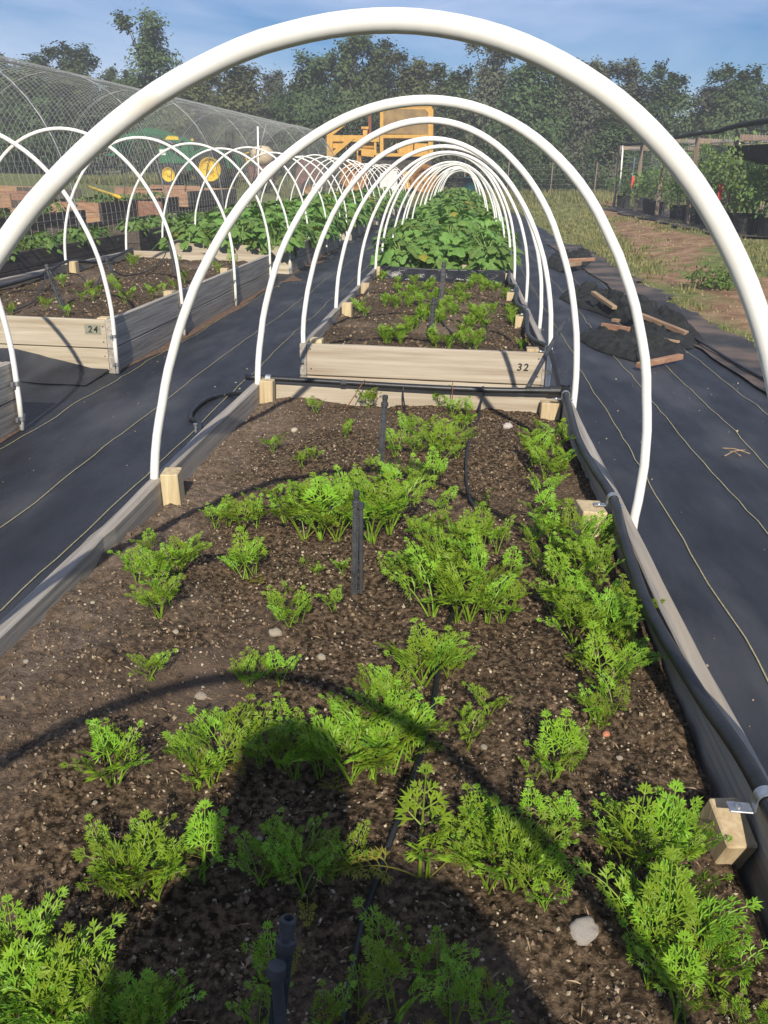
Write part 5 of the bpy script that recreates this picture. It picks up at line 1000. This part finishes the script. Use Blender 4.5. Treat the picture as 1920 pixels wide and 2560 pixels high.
# ---------------------------------------------------------------- trees
def crown_mesh(seed, n, mt, ncl=46, leaf=.19, top=1.0, spread=1.0):
    # unit crown: radius ~1 (x,y), height 0..1 ; leaf clumps on limbs, thinner and twiggy towards the top
    rg = random.Random(seed); g = MB(); cl = []
    for i in range(ncl):
        z = rg.random() ** .85; rr = (1 - (z ** 2.2) * .82) * math.sqrt(rg.random()) * spread * (.75 + .35 * rg.random()); a = rg.uniform(0, 2 * PI); cl.append((rr * math.cos(a), rr * math.sin(a), z * rg.uniform(.86, 1.0), rg.uniform(.14, .30) * (1.1 - .55 * z)))
    for i in range(7):  # shoots above the outline
        a = rg.uniform(0, 6.28); rr = rg.uniform(0, .55); cl.append((rr * math.cos(a), rr * math.sin(a), rg.uniform(.95, 1.12), .075))
    for i in range(n):
        c = cl[rg.randrange(len(cl))]; s = c[3]; v = Vector((c[0] + rg.gauss(0, s), c[1] + rg.gauss(0, s), c[2] + rg.gauss(0, s * .42)))
        if v.z < 0.0: v.z = rg.uniform(0, .2)
        d = Vector((rg.gauss(0, 1), rg.gauss(0, 1), rg.gauss(.15, .8))).normalized(); u = d.orthogonal().normalized(); u = Matrix.Rotation(rg.uniform(0, 6.28), 3, d) @ u; w = d.cross(u); L = leaf * rg.uniform(.55, 1.25) * .23; ov = Vector((v.x - c[0] * .45, v.y - c[1] * .45, (v.z - .35) * .9)).normalized(); nn = (ov + w * .55).normalized(); d = nn.orthogonal().normalized(); d = Matrix.Rotation(rg.uniform(0, 6.28), 3, nn) @ d; u = nn.cross(d)
        # z is stretched by the tree scale, keep leaves roughly square by shrinking z
        f = lambda q: Vector((q.x, q.y, q.z * .5))
        g.add([v - f(u) * L * .5, v + f(d) * L * .9, v + f(u) * L * .5, v - f(d) * L * .9], [(0, 1, 2, 3)])
    return g.mesh('crown', mt), cl
def trunk_mesh(cl, seed):
    rg = random.Random(seed); g = MB(); lean = (rg.uniform(-.08, .08), rg.uniform(-.08, .08))
    g.tube([(0, 0, -.06), (lean[0] * .4, lean[1] * .4, .25), (lean[0], lean[1], .55), (lean[0] * 1.3, lean[1] * 1.3, .95)], [.075, .06, .042, .01], 7)
    for c in rg.sample(cl, 14) + cl[-7:]:
        z0 = max(.1, c[2] * .5); b = Vector((lean[0] * z0 * 1.5, lean[1] * z0 * 1.5, z0)); m = b.lerp(Vector(c[:3]), .55) + Vector((0, 0, .03)); g.tube([b, m, Vector(c[:3])], [.028, .016, .005], 5, False)
    return g.mesh('trunk', M['bark'], True)
TV = []
for i, (mt, n, ncl, lf) in enumerate((('tree_leaf', 15000, 60, .20), ('tree_leaf_b', 15000, 58, .19), ('tree_leaf_c', 12000, 46, .19), ('tree_leaf', 10000, 40, .19), ('tree_leaf_b', 8500, 36, .20), ('tree_leaf', 15000, 62, .20))):
    me, cl = crown_mesh(100 + i, n, M[mt], ncl, lf); TV.append((me, trunk_mesh(cl, i)))
def tree(x, yy, rad, hgt, v, label, rz=None):
    e = thing('tree', label, 'tree', (x, yy, terrain(x, yy) - .05), rng.uniform(0, 6) if rz is None else rz, 'trees of the wood behind the field')
    link('crown', TV[v][0], e, (0, 0, hgt * .05), None, (rad, rad, hgt * .90)); link('trunk', TV[v][1], e, None, None, (rad * .8, rad * .8, hgt * .92)); return e
def tt(px, py, yy, rad, v, lb):
    q = aty(px, py, yy); tree(q.x, yy, rad, q.z - terrain(q.x, yy), v, lb)
tt(375, 62, 46, 2.7, 3, 'tallest loose-crowned tree rising above the netting at upper left')
tt(185, 125, 47, 2.4, 0, 'pointed tree left of the tallest one')
tt(50, 150, 46, 2.6, 5, 'dark tree behind the netting at the left edge')
tt(600, 165, 46, 2.6, 2, 'yellowish round tree left of the gap of sky')
tt(480, 205, 44, 2.2, 2, 'lower yellowish tree behind the tractor')
tt(290, 200, 49, 2.6, 0, 'tree between the pointed one and the tallest one'); tt(110, 215, 44, 2.6, 3, 'low dark tree behind the left netting')
tt(775, 145, 45, 2.3, 0, 'tree right of the gap of sky'); tt(860, 112, 46, 2.4, 3, 'tree with two thin tops behind the nearest hoop'); tt(945, 118, 47, 2.4, 5, 'tree behind the yellow cage'); tt(1045, 155, 45, 2.5, 2, 'yellowish tree right of the yellow cage')
tt(1140, 180, 47, 2.5, 0, 'green tree in the middle of the wood'); tt(1235, 130, 46, 2.6, 4, 'tall grey-green tree above the far hoops'); tt(1330, 165, 45, 2.6, 5, 'dark tree right of the tall grey-green one'); tt(1430, 185, 46, 2.6, 1, 'dusty tree left of the right-hand hoop leg'); tt(1500, 180, 47, 2.2, 4, 'thin dusty tree above the trellis corner')
tt(1585, 178, 46, 2.4, 4, 'sparse dusty tree above the trellis'); tt(1690, 195, 45, 2.4, 3, 'rounded green tree above the trellis'); tt(1780, 240, 46, 2.4, 1, 'low dusty tree between two taller right-hand ones'); tt(1860, 178, 45, 2.3, 0, 'tall pointed tree at the right edge'); tt(1960, 200, 46, 2.6, 5, 'tree cut off by the right edge')
tt(690, 250, 48, 2.2, 0, 'low tree under the gap of sky')
tt(-120, 160, 46, 3.0, 0, 'tree just outside the left edge'); tt(2080, 190, 46, 3.0, 1, 'tree just outside the right edge')
for k in range(30):  # understorey and a second row that closes the wood
    x = -30 + k * 2.05 + rng.uniform(-.5, .5); back = k % 2
    tree(x, 51 + rng.uniform(0, 2) if back else 43.6 + rng.uniform(-.5, .8), rng.uniform(2.0, 2.6), rng.uniform(4.8, 5.6) if back else rng.uniform(2.6, 3.8), rng.randrange(6), 'tree of the back row closing the wood' if back else 'bushy undergrowth tree at the foot of the wood')
for k in range(14): tree(-36 + k * 5.2, 57 + rng.uniform(-1, 1), 3.8, rng.uniform(5.0, 5.8), rng.randrange(6), 'tree of the rearmost row of the wood')

# wire fence before the wood
fe = thing('wire_fence', 'wire field fence with thin posts before the wood', 'fence', (0, 0, 0))
for k in range(13):
    x = -4 + k * 2.0; MB().tube([(x, 42, terrain(x, 42) - .1), (x, 42, terrain(x, 42) + 1.35)], .03, 5).build('post', M['post_wood'], fe)
for i in range(6): MB().tube([(x, 42, terrain(x, 42) + .2 + .21 * i) for x in range(-4, 21, 2)], .006, 3).build('fence_wire', M['wire'], fe)

# ---------------------------------------------------------------- grass and weeds
def blades(n, area, hmin, hmax, mt, name, mask):
    g = MB(); k = 0
    while k < n:
        x = rng.uniform(area[0], area[1]); yy = area[2] + (area[3] - area[2]) * rng.random() ** 1.6
        if mask(x, yy): continue
        k += 1; z = terrain(x, yy) - .015
        for b in range(4):
            a = rng.uniform(0, 6.28); h = rng.uniform(hmin, hmax); bx = x + rng.gauss(0, .05); by = yy + rng.gauss(0, .05); w = .006 + .0006 * yy; l = rng.uniform(.2, .8) * h
            g.add([(bx - w * math.cos(a), by - w * math.sin(a), z), (bx + w * math.cos(a), by + w * math.sin(a), z), (bx + l * math.sin(a), by - l * math.cos(a), z + h)], [(0, 1, 2)])
    return stuff(tag(g.build(name, mt), {'grass': 'short patchy grass on the path and field', 'straw': 'dry straw and clippings scattered on the dirt path', 'field_grass': 'taller grass before the wood'}[name], 'grass'))
pm = lambda x, yy: x < cloth_edge(yy) + .25 or fbm(x * .55 + 4, yy * .25) < (.25 if abs(x - .085 * yy - 2.75) < .75 else -.25)
blades(9000, (2.2, 9.5, 5, 40), .03, .10, M['grass'], 'grass', pm)
blades(2500, (2.0, 8, 4, 30), .01, .03, M['dry_grass'], 'straw', lambda x, yy: x < cloth_edge(yy) + .1)
blades(9000, (-16, 12, 33, 43), .06, .28, M['grass'], 'field_grass', lambda x, yy: (-5 < x < 1 and yy < 36) or (x > 2 and yy < 37))
wq = onz(1250 + 1330 / 2.476, 600 + 280 / 2.476, .05)
e = thing('weed', 'bright green weed tuft on the dirt path', 'weed', (wq.x, wq.y, terrain(wq.x, wq.y)), 0); link('foliage', shrub_mesh(77, 700, .42, .22, .07, M['shrub_leaf']), e)

# ---------------------------------------------------------------- photographer behind the lens (casts the shadow on the bed)
ps = thing('person', 'photographer in a blue shirt standing at the near end of the bed', 'person', (0, 0, 0))
def skin_body(name, verts, edges, radii, root, mt):
    me = bpy.data.meshes.new(name); me.from_pydata(verts, edges, []); me.materials.append(mt); o = link(name, me, ps)
    m = o.modifiers.new('skin', 'SKIN'); m.use_smooth_shade = True
    for i, v in enumerate(me.skin_vertices[0].data): v.radius = radii[i] if isinstance(radii[i], tuple) else (radii[i], radii[i]); v.use_root = (i == root)
    s = o.modifiers.new('sub', 'SUBSURF'); s.levels = 1; s.render_levels = 2; return o
px_, py_ = -0.05, -0.72; bx_ = 0.03
V = [(bx_, py_, .88), (bx_, py_, 1.06), (bx_, py_ + .02, 1.22), (bx_, py_ + .03, 1.33), (px_ + .04, py_ + .05, 1.385), (px_, py_ + .07, 1.44), (px_, py_ + .08, 1.525),
     (bx_ + .18, py_ + .02, 1.33), (bx_ + .30, py_ + .12, 1.10), (px_ + .14, py_ + .42, 1.09), (px_ + .06, py_ + .50, 1.10), (bx_ - .18, py_ + .02, 1.27), (bx_ - .28, py_ + .10, 1.05), (px_ - .18, py_ + .42, 1.08), (px_ - .10, py_ + .50, 1.10),
     (bx_ + .10, py_, .80), (bx_ + .12, py_ + .02, .44), (bx_ + .13, py_ - .02, .07), (bx_ + .15, py_ + .14, .035), (bx_ - .10, py_, .80), (bx_ - .12, py_ + .02, .44), (bx_ - .13, py_ - .02, .07), (bx_ - .15, py_ + .14, .035)]
Ed = [(0, 1), (1, 2), (2, 3), (3, 4), (4, 5), (5, 6), (3, 7), (7, 8), (8, 9), (9, 10), (3, 11), (11, 12), (12, 13), (13, 14), (0, 15), (15, 16), (16, 17), (17, 18), (0, 19), (19, 20), (20, 21), (21, 22)]
Ra = [(.17, .12), (.15, .11), (.17, .12), (.15, .10), .055, (.078, .095), (.075, .09), .068, .048, .034, .036, .068, .048, .034, .036, .095, .062, .045, .04, .095, .062, .045, .04]
skin_body('body', V, Ed, Ra, 0, M['cloth'])
MB().lathe([(0, .115), (.05, .108), (.085, .08), (.103, .02), (.100, -.05), (.085, -.10), (.06, -.12)], (px_, py_ + .06, 1.495), 20).build('hair', M['hair'], ps, True)
for s in (-1, 1):
    hand = link('hand', None, ps)
    for f in range(4):
        bx = px_ - .02 + s * .06; fz = 1.125 + .021 * f
        MB().tube([(bx + s * .012, py_ + .50, fz), (bx - s * .005, py_ + .545, fz + .004), (bx - s * .022, py_ + .55, fz + .002)], [.0095, .009, .007], 7).build('finger', M['skin'], hand, True)
    MB().tube([(bx, py_ + .49, 1.12), (bx - s * .012, py_ + .50, 1.16), (bx - s * .02, py_ + .515, 1.185)], [.011, .010, .008], 7).build('thumb', M['skin'], hand, True)
ph = MB().box((px_ - .02, py_ + .535, 1.165), (.072, .009, .145), Matrix.Rotation(-.38, 3, 'X'), .002).build('phone', M['dark']); tag(ph, 'phone held by the photographer', 'phone')

# ---------------------------------------------------------------- summer air
hz = MB().box((0, 35, 4.2), (170, 100, 11.5)).build('haze', None); stuff(hz)
hm = bpy.data.materials.new('haze_air'); hm.use_nodes = True; hm.node_tree.nodes.clear()
ho = hm.node_tree.nodes.new('ShaderNodeOutputMaterial'); hv = hm.node_tree.nodes.new('ShaderNodeVolumePrincipled')
hv.inputs['Density'].default_value = 0.0029; hv.inputs['Color'].default_value = (0.90, 0.94, 1.0, 1); hv.inputs['Anisotropy'].default_value = 0.0
hm.node_tree.links.new(hv.outputs[0], ho.inputs['Volume']); hz.data.materials.clear(); hz.data.materials.append(hm)

# things that share a label: those at the rim of their group get one of their own
same = {}
for o in COL.objects:
    if o.parent is None and o.get('label'): same.setdefault(o['label'], []).append(o)
for lb, os_ in same.items():
    if len(os_) > 1 and (os_[0].get('category') != 'carrot plant' or os_[0] in c32): single_out(os_)
